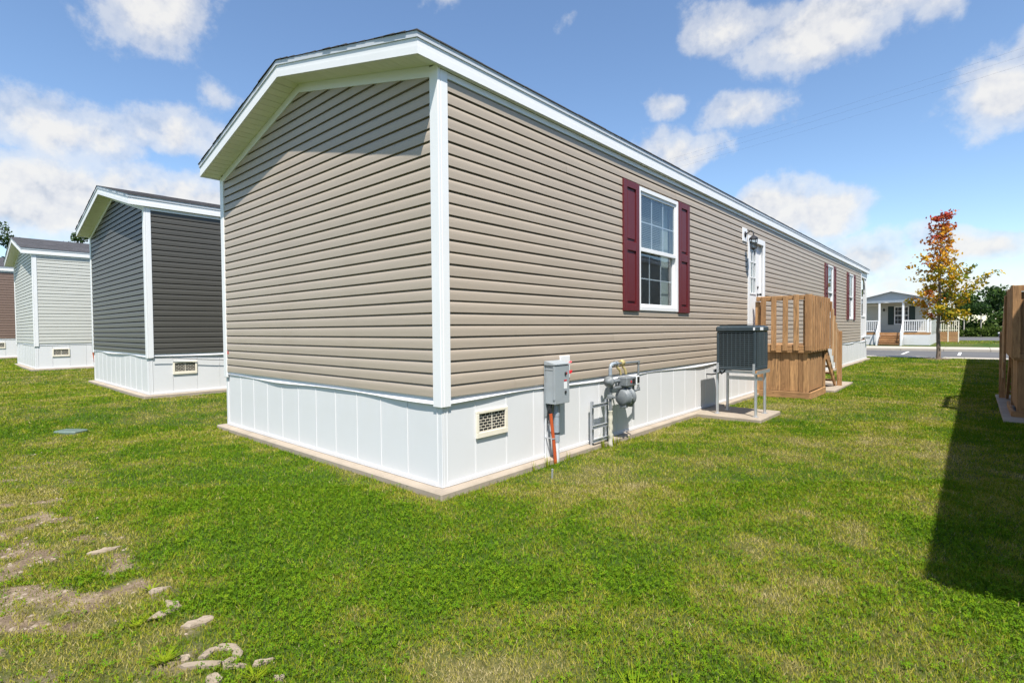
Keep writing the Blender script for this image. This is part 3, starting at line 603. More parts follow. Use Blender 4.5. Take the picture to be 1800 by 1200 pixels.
# ------------------------------------------------------------------ far home across the street
def far_home():
    H = thing('manufactured_home', 'pale home with white porch railings across the street', 'house', (-1.1, 43.0, -.03), 'manufactured homes standing in a row')
    hw = 2.12; zc = 3.05; sl = .24; fl = .86; PD = 1.7; Lh = 16
    bx('wall', FARV, H, -hw, hw, PD, Lh, .0 + .7, zc + .2)
    m = MB()
    for i in range(24): z = .86 + i * .1016; m.add([(-hw, PD - .014, z), (hw, PD - .014, z), (hw, PD - .002, z + .1016), (-hw, PD - .002, z + .1016)], [(0, 1, 2, 3)]); m.add([(hw + .014, PD, z), (hw + .014, Lh, z), (hw + .002, Lh, z + .1016), (hw + .002, PD, z + .1016)], [(0, 1, 2, 3)])
    tag(m.build('siding', FARV, H), kind='stuff')
    bx('corner_post', WHITE, H, hw - .07, hw + .02, PD - .02, PD + .08, .7, zc + .1, .004); bx('corner_post', WHITE, H, -hw - .02, -hw + .07, PD - .02, PD + .08, .7, zc + .1, .004)
    MB().prism([(-hw, zc + .12), (hw, zc + .12), (hw, zc + .22), (0, zc + .22 + sl * hw), (-hw, zc + .22)], 'y', -.02, .05).build('porch_gable', mat('far_gable_vinyl', (.36, .40, .45), .5), H)
    bx('porch_beam', WHITE, H, -hw, hw, -.03, .10, zc - .06, zc + .119, .006)
    r_ = MB()
    for s_ in (1, -1): r_.prism([(s_ * (hw + .18), zc + .15), (0, zc + .20 + sl * (hw + .18)), (0, zc + .30 + sl * (hw + .18)), (s_ * (hw + .18), zc + .25)], 'y', -.27, Lh + .2)
    rf = r_.build('roof', SHING, H)
    for s_ in (1, -1): MB().prism([(s_ * (hw + .2), zc + .12), (0, zc + .17 + sl * (hw + .2)), (0, zc + .325 + sl * (hw + .2)), (s_ * (hw + .2), zc + .275)], 'y', -.30, -.272).build('fascia', WHITE, H); bx('fascia', WHITE, H, *sorted((s_ * (hw + .181), s_ * (hw + .205))), -.27, Lh + .2, zc + .12, zc + .25)
    bx('porch_ceiling', WHITE, H, -hw, hw, .11, PD - .02, zc + .05, zc + .1)
    bx('porch_floor', WOODX, H, -hw, hw, -.02, PD - .02, fl - .12, fl)
    bx('porch_rim', WOODX, H, -hw, hw, -.05, -.021, fl - .15, fl - .01)
    for x in (-2.06, -.72, .66, 2.03): bx('porch_column', WHITE, H, x - .06, x + .06, -.03, .09, fl, zc - .061, .006)
    def rails(x0, x1):
        bx('porch_rail', WHITE, H, x0, x1, .0, .06, fl + .80, fl + .87, .006); bx('porch_rail', WHITE, H, x0, x1, .005, .055, fl + .08, fl + .13, .006)
        n = int((x1 - x0) / .12)
        for k in range(n): x = x0 + (k + .5) * (x1 - x0) / n; bx('baluster', WHITE, H, x - .02, x + .02, .012, .048, fl + .131, fl + .799)
    rails(-1.99, -.79); rails(.73, 1.96)
    for i in range(5): bx('step', WOODX, H, -.64, .58, -.08 - (i + 1) * .27, -.06 - i * .27 + .02, fl - .06 - (i + 1) * .145 - .03, fl - .02 - (i + 1) * .145, .006); bx('step_riser', WOODX, H, -.63, .57, -.07 - (i + 1) * .27 + .05, -.07 - (i + 1) * .27 + .075, max(-.05, fl - .03 - (i + 2) * .145), fl - .05 - (i + 1) * .145 - .001)
    for x in (-.72, .66):
        MB().prism([(-.05, fl + .75), (-.05, fl + .83), (-1.42, .86), (-1.42, .78)], 'x', x - .03, x + .03).build('stair_rail', WHITE, H); bx('stair_post', WHITE, H, x - .05, x + .05, -1.48, -1.38, -.1, .92, .006)
        MB().prism([(-.05, fl - .02), (-.05, fl - .3), (-1.4, -.06), (-1.4, .16)], 'x', x - .02, x + .02).build('stringer', WHITE, H)
        for k in range(8): t = (k + .7) / 8.4; y = -.05 - 1.37 * t; zt = fl + .76 + (.79 - fl - .76) * t; bx('baluster', WHITE, H, x - .018, x + .018, y - .018, y + .018, zt - .66, zt)
    bx('skirting', SKIRT, H, -hw, hw, -.04, Lh, -.1, fl - .151)
    m = MB()
    for k in range(5): m.box(.72, hw + .005, -.052, -.0405, .0 + k * .14, .132 + k * .14, .003)
    m.build('skirting_boards', SKIRT, H)
    # window with dark shutters, lamp
    def win(x0, x1, z0, z1):
        wn = MB(); 
        for a, b, c, d in ((x0, x0 + .05, z0, z1), (x1 - .05, x1, z0, z1), (x0 + .05, x1 - .05, z0, z0 + .05), (x0 + .05, x1 - .05, z1 - .05, z1), (x0 + .05, x1 - .05, (z0 + z1) / 2 - .03, (z0 + z1) / 2 + .03)): wn.box(a, b, PD - .05, PD - .0145, c, d)
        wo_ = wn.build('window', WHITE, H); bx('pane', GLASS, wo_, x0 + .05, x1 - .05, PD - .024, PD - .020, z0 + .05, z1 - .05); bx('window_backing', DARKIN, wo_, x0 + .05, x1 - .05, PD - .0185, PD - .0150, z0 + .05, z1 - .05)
        for k in (1, 2, 3): x = x0 + (x1 - x0) * k / 4; bx('muntin', WHITE, wo_, x - .008, x + .008, PD - .030, PD - .025, z0 + .05, z1 - .05)
        for k in (1, 3): z = z0 + (z1 - z0) * k / 4; bx('muntin', WHITE, wo_, x0 + .05, x1 - .05, PD - .031, PD - .0245, z - .008, z + .008)
    win(.0, .85, 1.45, 2.75)
    bx('shutter', FORGREEN, H, -.38, -.02, PD - .04, PD - .0145, 1.42, 2.78, .006); bx('shutter', FORGREEN, H, .87, 1.22, PD - .04, PD - .0145, 1.42, 2.78, .006)
    MB().lathe([(0, .0), (.02, .05), (.16, .06), (.20, .02), (.24, 0)], (-.62, PD - .10, 2.42), 'z', 10).build('porch_lamp', BLACK, H)
    bx('front_door', FARV, H, -1.75, -.95, PD - .03, PD - .0145, .88, 2.85); rect = MB().box(-1.83, -1.751, PD - .045, PD - .0145, .88, 2.93).box(-.949, -.87, PD - .045, PD - .0145, .88, 2.93).box(-1.75, -.95, PD - .045, PD - .0145, 2.851, 2.93); rect.build('door_trim', WHITE, H)
    # side deck with stairs
    D = thing('side_deck', 'pale wooden side deck behind the maple, on the far home', 'deck', (1.05, 53.5, -.05))
    bx('platform', WOODX, D, 0, 1.35, 0, 2.2, .70, .82, .006)
    for x in (.02, .62, 1.28): bx('post', CREAM, D, x, x + .07, -.03, .04, -.05, 1.72, .005)
    bx('rail', CREAM, D, .0, 1.36, -.06, .05, 1.70, 1.75, .006); bx('rail', CREAM, D, .03, 1.33, -.02, .02, .95, 1.0, .004)
    for k in range(9): bx('baluster', CREAM, D, .08 + k * .135, .125 + k * .135, -.045, -.0205, .86, 1.699)
    for k in range(5): bx('skirt_board', WOODX, D, .03, 1.33, -.02, .0, .0 + k * .14, .132 + k * .14, .004)
    return H
far_home()

# ------------------------------------------------------------------ electrical service on the skirting
EB = thing('electrical_cabinet', 'grey steel electrical cabinet with conduits beside the foundation vent', 'electrical box', (.1, 1.46, -.06))
def rel(o, ref): o.location = -Vector(ref.location); return o
def part(name, mb, m, P, sub=None):
    o = mb.build(name, m, P if sub is None else sub)
    if sub is None: o.location = -Vector(P.location)
    return o
part('mounting_board', MB().box(.017, .030, 1.352, 1.47, -.03, .955, .003), PVCW, EB)
part('back_plate', MB().box(.031, .036, 1.335, 1.60, .42, .985, .002), GREYP, EB)
cb = part('cabinet_body', MB().box(.037, .152, 1.345, 1.585, .556, .950, .004), GREYP, EB)
part('cabinet_cover', MB().box(.1525, .166, 1.340, 1.590, .556, .945, .004).box(.140, .1675, 1.337, 1.3445, .60, .945, .002), GREYP, EB)
part('rain_hood', MB().prism([(.036, .990), (.036, .951), (.172, .951), (.172, .962)], 'y', 1.333, 1.597), GREYP, EB)
part('side_seam', MB().box(.060, .062, 1.3415, 1.3449, .57, .94).box(.037, .140, 1.3410, 1.3449, .902, .910), GREYP, EB)
for z in (.845, .655): part('latch', MB().box(.1665, .174, 1.500, 1.530, z, z + .03, .003).lathe([(.174, .009), (.179, .008), (.179, 0)], (0, 1.515, z + .015), 'x', 10), BLACK, EB)
part('red_label', MB().box(.1665, .1678, 1.492, 1.540, .782, .796), RED, EB); part('red_label', MB().box(.1665, .1677, 1.533, 1.548, .85, .872), RED, EB)
part('paper_label', MB().box(.1665, .1675, 1.490, 1.545, .705, .775), LBL, EB)
part('pull_tag', MB().add([(.09, 1.592, .845), (.11, 1.60, .83), (.15, 1.655, .855), (.155, 1.66, .885), (.10, 1.60, .88)], [(0, 1, 2, 3, 4)]).add([(.10, 1.60, .93), (.12, 1.605, .935), (.15, 1.66, .97), (.13, 1.66, .985)], [(0, 1, 2, 3)]).box(.088, .0905, 1.591, 1.62, .86, .93), RED, EB)
part('siding_block', MB().box(.016, .034, 1.615, 1.79, .79, 1.03, .005), WHITE, EB)
part('upper_conduit', MB().tube([(.10, 1.445, .56), (.10, 1.445, .43)], .026, 14).tube([(.10, 1.445, .435), (.10, 1.445, .20)], .031, 14).tube([(.10, 1.445, .225), (.10, 1.445, .16)], .0335, 14).tube([(.10, 1.445, .455), (.10, 1.445, .425)], .034, 14), PVCG, EB)
part('conduit_clamp', MB().tube([(.10, 1.445, .258), (.10, 1.445, .244)], .0345, 14).box(.017, .07, 1.437, 1.453, .244, .258), BLACK, EB)
part('lower_conduit', MB().tube([(.10, 1.445, .17), (.10, 1.445, -.12)], .0295, 14), PVCW, EB)
part('orange_conduit', MB().tube([(.105, 1.345, .46), (.11, 1.353, .36), (.118, 1.372, .2), (.125, 1.385, .05), (.13, 1.395, -.12)], .0175, 10), ORANGE, EB)
part('orange_clamp', MB().box(.017, .13, 1.352, 1.364, .205, .213).tube([(.1175, 1.369, .214), (.1177, 1.370, .204)], .021, 10), GALV, EB)
part('loose_wires', MB().tube([(.07, 1.365, .56), (.085, 1.345, .50), (.10, 1.338, .43), (.108, 1.345, .46)], .006, 6).tube([(.05, 1.38, .56), (.065, 1.35, .48), (.08, 1.34, .40), (.07, 1.345, .36), (.06, 1.36, .42), (.07, 1.37, .56)], .005, 6).tube([(.09, 1.38, .56), (.095, 1.36, .50), (.105, 1.347, .44)], .007, 6), BLACK, EB)
SK = MB().tube([(0, 0, -.05), (.012, -.006, .085)], .010, 8).build('ground_rod', GALV, None, (.385, .99, -.06)); tag(SK, 'short steel rod sticking out of the grass by the cabinet', 'rod')

e2 = EB.copy(); COL.objects.link(e2); e2.location = Vector(EB.location) + Vector((-17.806, -.62, .235)); tag(e2, 'electrical cabinet on the pale grey home, half behind the charcoal one', 'electrical box')
for ch in list(EB.children):
    c2 = ch.copy(); COL.objects.link(c2); c2.parent = e2
# ------------------------------------------------------------------ gas meter
GM = thing('gas_meter', 'grey gas meter with regulator and pipes on the skirting', 'gas meter', (.15, 2.42, -.06))
X = .15
part('riser', MB().tube([(X, 2.425, -.12), (X, 2.425, .66)], .0165, 12), GASG, GM)
part('pipe_wrap', MB().tube([(X + (.004 * math.sin(i * 2.1)), 2.425 + .004 * math.cos(i * 1.7), -.08 + i * .034) for i in range(14)], .03, 10, radii=[.021 + .008 * ((i * 7) % 3) / 2 for i in range(14)]), TAPE, GM)
part('stop_cock', MB().box(X - .03, X + .03, 2.395, 2.455, .50, .545, .006).tube([(X, 2.425, .522), (X + .06, 2.425, .522)], .012, 8).box(X + .055, X + .065, 2.40, 2.45, .51, .535, .002), GASG, GM)
part('regulator', MB().lathe([(-.055, 0), (-.053, .03), (-.03, .035), (-.022, .062), (-.008, .066), (.008, .066), (.016, .055), (.04, .036), (.075, .030), (.08, .018), (.08, 0)], (X, 2.40, .70), 'y', 20).tube([(X, 2.425, .64), (X, 2.425, .78)], .026, 12), GASG, GM)
part('inlet_pipe', MB().tube([(X, 2.425, .77), (X, 2.425, .84)] + [(X, 2.425 + .062 * (1 - math.cos(a)), .84 + .062 * math.sin(a)) for a in [math.pi / 2 * k / 7 for k in range(1, 8)]] + [(X, 2.56, .902)], .021, 14).lathe([(-.012, .034), (.012, .034)], (X, 2.545, .902), 'y', 8, False), PVCG, GM)
part('brass_union', MB().lathe([(-.03, .0), (-.03, .022), (-.018, .036), (.018, .036), (.03, .022), (.03, 0)], (X, 2.70, .905), 'y', 8, False).tube([(X, 2.70, .88), (X + .01, 2.705, .85), (X + .025, 2.72, .825), (X + .03, 2.735, .77)], .016, 10).tube([(X, 2.57, .88), (X + .01, 2.575, .85), (X + .025, 2.595, .825), (X + .03, 2.615, .77)], .015, 10), BRASS, GM)
part('outlet_pipe', MB().tube([(X, 2.56, .902), (X, 3.09, .895)], .0135, 10).tube([(X, 3.10, .91), (X, 3.10, .56)], .0135, 10).tube([(X, 3.10, .905), (X, 3.10, .87)], .020, 10).tube([(X, 3.10, .575), (X, 3.10, .535)], .021, 10).tube([(X, 3.11, .55), (X + .03, 2.92, .545)], .0135, 10), GASG, GM)
part('meter_bracket', MB().box(X - .01, X + .06, 2.44, 2.90, .615, .640, .004).box(X + .03, X + .055, 2.885, 2.90, .20, .62, .003).tube([(X + .03, 2.43, .70), (X + .03, 2.60, .70)], .022, 10), GASG, GM)
part('meter_body', MB().lathe([(-.11, .0), (-.11, .07), (-.095, .092), (-.06, .098), (-.055, .108), (-.04, .108), (-.036, .098), (.03, .100), (.034, .110), (.05, .110), (.055, .098), (.085, .085), (.105, .06), (.11, .0)], (X + .07, 2.665, .505), 'y', 26).box(X + .03, X + .12, 2.57, 2.62, .385, .42, .006).box(X + .03, X + .12, 2.70, 2.75, .385, .42, .006), GASG, GM)
mbx = MB()
for k in range(10):
    a = 2 * math.pi * k / 10
    mbx.tube([(X + .07 + .104 * math.cos(a), 2.612, .505 + .104 * math.sin(a)), (X + .07 + .104 * math.cos(a), 2.634, .505 + .104 * math.sin(a))], .007, 6)
part('flange_bolts', mbx, GALV, GM)
part('meter_head', MB().box(X + .005, X + .135, 2.57, 2.80, .635, .745, .012), GASG, GM)
part('meter_index', MB().box(X + .03, X + .137, 2.805, 2.875, .640, .745, .006), LBL, GM); part('index_face', MB().box(X + .1372, X + .139, 2.812, 2.868, .66, .735).box(X + .1352, X + .137, 2.70, 2.76, .66, .72), BLACK, GM)
part('red_seal', MB().box(X + .1355, X + .140, 2.655, 2.68, .675, .70, .003), RED, GM); part('meter_label', MB().box(X + .1075, X + .1085 + .03, 2.777, 2.7785, .44, .52), LBL, GM)
# strut rack
SR = thing('strut_rack', 'small galvanised strut frame leaning beside the gas meter', 'rack', (.07, 2.32, -.06))
def strut(mb, x, y0, y1, z0, z1):
    if z1 - z0 > y1 - y0: mb.box(x, x + .004, y0, y1, z0, z1).box(x + .004, x + .026, y0, y0 + .004, z0, z1).box(x + .004, x + .026, y1 - .004, y1, z0, z1)
    else: mb.box(x, x + .004, y0, y1, z0, z1).box(x + .004, x + .026, y0, y1, z0, z0 + .004).box(x + .004, x + .026, y0, y1, z1 - .004, z1)
    return mb
for y in (2.135, 2.445): part('upright', strut(MB(), .06, y, y + .036, -.09, .49), GALV, SR)
for z in (.425, .185, .03):
    o = strut(MB(), .087, 2.135, 2.48, z, z + .036)
    for k in range(6): o.box(.0865, .0875, 2.18 + k * .045, 2.198 + k * .045, z + .012, z + .024)
    part('crossbar', o, GALV, SR)

# ------------------------------------------------------------------ wall lantern
WL = thing('wall_lantern', 'black wall lantern with glass beside the side door', 'lamp', (.02, 7.53, 3.05))
part('mounting_block', MB().box(.016, .036, 7.40, 7.66, 2.93, 3.19, .008), WHITE, WL)
part('bracket', MB().lathe([(.036, .055), (.046, .055), (.055, .03), (.055, 0)], (0, 7.53, 3.07), 'x', 14).tube([(.05, 7.53, 3.07), (.09, 7.53, 3.10), (.14, 7.53, 3.125), (.18, 7.53, 3.10), (.185, 7.53, 3.05)], .011, 8), BLACK, WL)
LX = .185
cap = part('lantern_cap', MB().lathe([(.10, 0), (.09, .012), (.065, .018), (.045, .05), (.02, .078), (.0, .083), (-.006, .083), (-.006, 0)], (LX, 7.53, 2.965), 'z', 8, False), BLACK, WL)
mg = MB()
for k in range(6): a = 2 * math.pi * k / 6 + .3; mg.tube([(LX + .068 * math.cos(a), 7.53 + .068 * math.sin(a), 2.962), (LX + .052 * math.cos(a), 7.53 + .052 * math.sin(a), 2.80)], .006, 6)
mg.lathe([(0, 0), (0, .062), (-.014, .062), (-.02, .03), (-.04, .012), (-.04, 0)], (LX, 7.53, 2.80), 'z', 8, False).lathe([(0, .064), (.012, .064)], (LX, 7.53, 2.885), 'z', 8, False)
part('lantern_cage', mg, BLACK, WL); part('lantern_glass', MB().lathe([(.0, .046), (.155, .061)], (LX, 7.53, 2.802), 'z', 12), glass_mat('lantern_glass', 1.6), WL)

# ------------------------------------------------------------------ air conditioner on a stand on a pad
PAD = bx('concrete_pad', CONC, None, .06, 1.04, 5.03, 6.05, -.16, -.0, .012); tag(PAD, 'square concrete pad under the air conditioner stand', 'concrete pad')
ST = thing('equipment_stand', 'galvanised four legged stand carrying the air conditioner', 'stand', (.64, 5.46, .0))
for (x, y) in ((.36, 5.22), (.36, 5.66), (.915, 5.22), (.915, 5.66)): part('leg', MB().tube([(x, y, .001), (x, y, .625)], .0205, 12).box(x - .035, x + .035, y - .035, y + .035, .001, .007), GALV, ST)
part('side_rail', MB().box(.325, .395, 5.14, 5.76, .628, .633).box(.325, .329, 5.14, 5.76, .633, .678), GALV, ST); part('side_rail', MB().box(.885, .960, 5.14, 5.76, .628, .633).box(.956, .960, 5.14, 5.76, .633, .678), GALV, ST)
part('cross_rail', MB().box(.38, .90, 5.60, 5.605, .50, .555).box(.38, .90, 5.605, 5.64, .50, .504), GALV, ST); part('cross_rail', MB().box(.396, .884, 5.185, 5.19, .634, .670), GALV, ST)
AC = thing('air_conditioner', 'slate blue air conditioner condenser standing on the metal stand', 'air conditioner', (.655, 5.44, .68))
ax0, ax1, ay0, ay1, az0, az1 = .375, .935, 5.14, 5.74, .680, 1.345
part('base_pan', MB().box(ax0, ax1, ay0, ay1, az0, az0 + .045, .008), ACB, AC)
part('coil', MB().box(ax0 + .04, ax1 - .04, ay0 + .04, ay1 - .04, az0 + .046, az1 - .10), COIL, AC)
cp = MB(); cp.box(ax0 - .012, ax1 + .012, ay0 - .012, ay1 + .012, az1 - .10, az1 - .012, .022); cp.box(ax0 + .03, ax1 - .03, ay0 + .03, ay1 - .03, az1 - .0119, az1 - .002, .008)
cpo = part('top_cap', cp, ACB, AC)
fg = MB()
for k in range(1, 7): rr_ = .035 * k; fg.tube([(.655 + rr_ * math.cos(a), 5.44 + rr_ * math.sin(a), az1 + .012) for a in [2 * math.pi * j / 24 for j in range(25)]], .003, 4, caps=False)
part('fan_guard', fg, BLACK, AC)
for (x, y) in ((ax0, ay0), (ax1 - .035, ay0), (ax0, ay1 - .035), (ax1 - .035, ay1 - .035)): part('corner_upright', MB().box(x, x + .035, y, y + .035, az0 + .046, az1 - .1005, .006), ACB, AC)
def grille(name, horizontal, fixed, u0, u1, ax):
    g = MB(); z = az0 + .06
    while z < az1 - .11:
        if ax == 'x': g.box(fixed, fixed + .006, u0, u1, z, z + .0100)
        else: g.box(u0, u1, fixed, fixed + .006, z, z + .0100)
        z += .0305
    n = 8
    for k in range(1, n):
        u = u0 + (u1 - u0) * k / n
        if ax == 'x': g.box(fixed + .0065, fixed + .014, u - .004, u + .004, az0 + .046, az1 - .1005)
        else: g.box(u - .004, u + .004, fixed + .0065, fixed + .014, az0 + .046, az1 - .1005)
    part(name, g, ACG, AC)
grille('grille', 0, ay0 + .002, ax0 + .036, ax1 - .036, 'y'); grille('grille', 0, ay1 - .016, ax0 + .036, ax1 - .036, 'y'); grille('grille', 0, ax1 - .008, ay0 + .036, ay1 - .036, 'x'); grille('grille', 0, ax0 + .002, ay0 + .036, ay1 - .036, 'x')
part('rating_label', MB().box(ax1 + .0122, ax1 + .0135, ay0 + .17, ay0 + .32, az1 - .075, az1 - .030).box(ax1 - .03, ax1 - .005, ay0 - .0135, ay0 - .0122, az1 - .075, az1 - .035), LBL, AC)
for x in (ax0 + .002, ax1 - .04): part('bracket', MB().box(x, x + .034, ay0 - .005, ay0 - .001, .634, .78, .001), GALV, AC)
part('refrigerant_line', MB().tube([(.50, 5.20, .70), (.47, 5.17, .64), (.44, 5.165, .615), (.42, 5.17, .64), (.41, 5.3, .66), (.30, 5.6, .60), (.10, 5.7, .55), (-.01, 5.7, .55)], .011, 8), BLACK, AC)

# ------------------------------------------------------------------ wooden decks
def deck(label, loc, depth, y1, sgn=1, stairs=True, group='timber side decks'):
    """local frame: house wall at x=0, deck reaches x=sgn*depth, near face at y=0, stairs run on to +y"""
    D = thing('side_deck', label, 'deck', loc, group)
    rr = random.Random(hash(label) % 1000 if False else len(label)); FL = .99; TOP = 1.965; X = lambda a, b: tuple(sorted((sgn * a, sgn * b)))
    pick = MB().box(-.046, .046, -.012, .012, .885, TOP - .02, .004).mesh('picket'); pickY = MB().box(-.012, .012, -.046, .046, .885, TOP - .02, .004).mesh('picket')
    n = int(round(depth / .2)); pitch = (depth - .05) / n
    for k in range(n): put('picket', pick, WOODZ, D, (sgn * max(.046, depth - .03 - k * .1985), -.013, rr.uniform(-.012, .008)), (0, rr.uniform(-.006, .006), 0))
    m_ = int(round(y1 / .2)); p2 = (y1 - .06) / m_
    for k in range(m_ + 1): put('picket', pickY, WOODZ, D, (sgn * (depth + .013), .055 + k * p2, rr.uniform(-.012, .008)))
    bx('rail', WOODX, D, *X(.03, depth), .001, .038, TOP - .11, TOP - .022, .004); bx('rail', WOODY, D, *X(depth - .038, depth - .0005), .039, y1, TOP - .11, TOP - .022, .004)
    bx('rim_joist', WOODX, D, *X(.02, depth), .0005, .037, .85, FL - .03, .004); bx('rim_joist', WOODY, D, *X(depth - .038, depth - .0005), .0375, y1, .85, FL - .03, .004)
    for k in range(int(y1 / .142)): bx('deck_board', WOODX, D, *X(.02, depth), .001 + k * .142, .138 + k * .142, FL - .0295, FL, .004)
    nb_ = max(3, int(round(depth / .155))); bw = depth / nb_
    for k in range(nb_): bx('skirt_board', WOODZ, D, *X(k * bw * (1 - .05) + .0022, (k + 1) * bw * (1 - .05) - .0022), .048 + rr.uniform(0, .004), .068, .105, .849, .003)
    nb2 = int(round((y1 - .3) / .155)); bw2 = (y1 - .3 - .045) / nb2
    for k in range(nb2): bx('skirt_board', WOODZ, D, *X(depth - .068, depth - .048 + rr.uniform(-.004, 0)), .07 + k * bw2 + .0022, .07 + (k + 1) * bw2 - .0022, .105, .849, .003)
    bx('skirt_gap_shade', BLACK, D, *X(.03, depth - .075), .075, .080, .02, .845); bx('skirt_gap_shade', BLACK, D, *X(depth - .080, depth - .0755), .081, y1 - .3, .02, .845)  # added black sheets, painted shade seen through the gaps between skirt boards
    bx('base_board', WOODX, D, *X(.02, depth), -.016, .018, -.03, .104, .004); bx('base_board', WOODY, D, *X(depth - .018, depth + .016), .0185, y1 - .28, -.03, .104, .004)
    for (x, y, zt) in ((.0, .045, TOP - .115), (depth - .127, .045, TOP - .115), (depth - .127, y1 - .1, .84), (.03, y1 - .1, .84)): bx('post', WOODZ, D, *X(x, x + .085), y, y + .085, .0, zt, .004)
    if stairs:
        run = .95
        for i in range(5): bx('tread', WOODX, D, *X(.08, depth - .05), y1 + i * run / 5, y1 + (i + 1) * run / 5 + .02, FL - (i + 1) * .165 - .035, FL - (i + 1) * .165, .004)
        for x in (.05, depth - .048): MB().prism([(y1 - .02, FL - .06), (y1 - .02, FL - .34), (y1 + run, -.03), (y1 + run, .13)], 'x', *X(x, x + .036)).build('stringer', WOODY, D)
        bx('stair_post', WOODZ, D, *X(depth - .01, depth + .08), y1 + run + .05, y1 + run + .14, .0, 1.24, .004)
        MB().prism([(y1 - .02, TOP - .03), (y1 - .02, TOP - .12), (y1 + run + .06, 1.10), (y1 + run + .06, 1.19)], 'x', *X(depth - .006, depth + .0295)).build('stair_rail', WOODY, D)
        for k in range(5):
            t = (k + .5) / 5.4; y = y1 + run * t; zt = TOP - .02 + (1.16 - TOP) * t; put('stair_picket', MB().box(-.012, .012, -.046, .046, zt - 1.0, zt, .004).mesh('stair_picket'), WOODPALE if k % 2 else WOODZ, D, (sgn * (depth + .043), y, 0))
    return D
deck('brown timber deck with picket rail and stairs at the side door', (.016, 8.17, -.03), .985, 1.62)
tag(bx('concrete_pad', CONC, None, .13, 1.14, 9.72, 11.9, -.16, -.015, .012), 'concrete landing slab at the foot of the deck stairs', 'concrete pad')
deck('timber deck cut by the right picture edge', (4.72, 7.75, -.05), .985, 1.62, sgn=-1)
tag(bx('concrete_pad', CONC, None, 3.62, 4.62, 7.25, 11.0, -.16, -.030, .012), 'shaded concrete slab under the deck at the right edge', 'concrete pad')

# ------------------------------------------------------------------ small things on the lawn
lid = MB().box(-.165, .165, -.10, .10, -.06, .015, .012)
for k in range(-3, 4): lid.box(-.15, .15, k * .025 - .004, k * .025 + .004, .0151, .018)
lo = lid.build('utility_box_lid', TEALLID, None, (-5.83, -1.55, float(gz(-5.83, -1.55)) + .012), (0, 0, R(35))); tag(lo, 'flat grey green utility box lid set in the lawn', 'utility lid')
def fragment(x, y, sx, sy, rz, seed_, label, shape=None):
    r_ = random.Random(seed_)
    if shape is None:
        n = 11; shape = [(sx * (.55 + .7 * r_.random()) * math.cos(2 * math.pi * k / n), sy * (.5 + .8 * r_.random()) * math.sin(2 * math.pi * k / n)) for k in range(n)]
    n = len(shape); z = float(gz(x, y)); cx = sum(p[0] for p in shape) / n; cy = sum(p[1] for p in shape) / n
    vs = [(u, v, -.05) for u, v in shape] + [(u, v, .004 + r_.uniform(-.003, .003)) for u, v in shape] + [(cx + (u - cx) * .82, cy + (v - cy) * .82, .009 + r_.uniform(-.004, .004)) for u, v in shape] + [(cx, cy, .008)]
    fs = [(i, (i + 1) % n, n + (i + 1) % n, n + i) for i in range(n)] + [(n + i, n + (i + 1) % n, 2 * n + (i + 1) % n, 2 * n + i) for i in range(n)] + [(2 * n + i, 2 * n + (i + 1) % n, 3 * n) for i in range(n)]
    o = MB().add(vs, fs).build('concrete_fragment', STONE, None, (x, y, z + .006), (0, 0, rz)); tag(o, label, 'rubble', 'broken concrete pieces showing through the thin lawn')
fragment(-.80, -2.10, .09, .03, 1.38, 1, 'leftmost pale concrete piece in the worn lawn strip')
fragment(.07, -2.04, .05, .03, 1.3, 2, 'small pale concrete chip left of the forked piece')
fragment(.29, -2.03, .07, .026, .18, 3, 'narrow pale concrete piece, upper part of the forked pair')
fragment(.345, -2.09, .075, .026, 1.75, 4, 'narrow pale concrete piece, lower part of the forked pair')
fragment(.555, -2.0, .065, .034, 1.4, 5, 'pale concrete piece with dark crack between fork and loop')
def arc_shape(r0, r1, a0, a1, n=10):
    return [(r1 * math.cos(a0 + (a1 - a0) * k / n), r1 * math.sin(a0 + (a1 - a0) * k / n) * .75) for k in range(n + 1)] + [(r0 * math.cos(a1 + (a0 - a1) * k / n), r0 * math.sin(a1 + (a0 - a1) * k / n) * .75) for k in range(n + 1)]
def ring_piece(x, y, label):
    o = MB()
    vs = []; n = 16; a0, a1 = R(-52), R(190); r_ = random.Random(5)
    for k in range(n + 1):
        a = a0 + (a1 - a0) * k / n; th = r_.uniform(-.007, .007); t2 = r_.uniform(-.006, .006); dz = r_.uniform(-.003, .003)
        for rr2, z in ((.050 + t2, -.04), (.050 + t2, .004 + dz), (.058 + t2, .010 + dz), (.076 + th, .009 + dz), (.084 + th, .003), (.084 + th, -.04)): vs.append((rr2 * math.cos(a) * (1.0 + .12 * abs(math.cos(2 * a))), rr2 * math.sin(a) * 1.02, z))
    o.add(vs, [(k * 6 + j, k * 6 + j + 1, (k + 1) * 6 + j + 1, (k + 1) * 6 + j) for k in range(n) for j in range(5)] + [(0, 1, 2, 3, 4, 5), tuple(n * 6 + j for j in (5, 4, 3, 2, 1, 0))])
    o.prism([(-.112, -.052), (-.06, -.040), (.030, -.036), (.036, -.060), (.02, -.074), (-.05, -.072), (-.10, -.080), (-.125, -.068)], 'z', -.04, .008); o.prism([(.055, -.062), (.12, -.050), (.15, -.060), (.12, -.074), (.06, -.078)], 'z', -.04, .006)
    b = o.build('concrete_fragment', STONE, None, (x, y, float(gz(x, y)) + .006), (0, 0, R(41))); tag(b, label, 'rubble', 'broken concrete pieces showing through the thin lawn')
ring_piece(.90, -2.03, 'pale concrete loop shaped piece at bottom left')
fragment(1.04, -2.10, .05, .04, .2, 8, 'pale concrete piece cut by the bottom picture edge')
fragment(.80, -2.13, .03, .02, .2, 9, 'tiny pale chip left of the loop shaped concrete piece')
fragment(1.235, -1.925, .022, .018, .5, 10, 'small isolated whitish stone right of the loop piece')
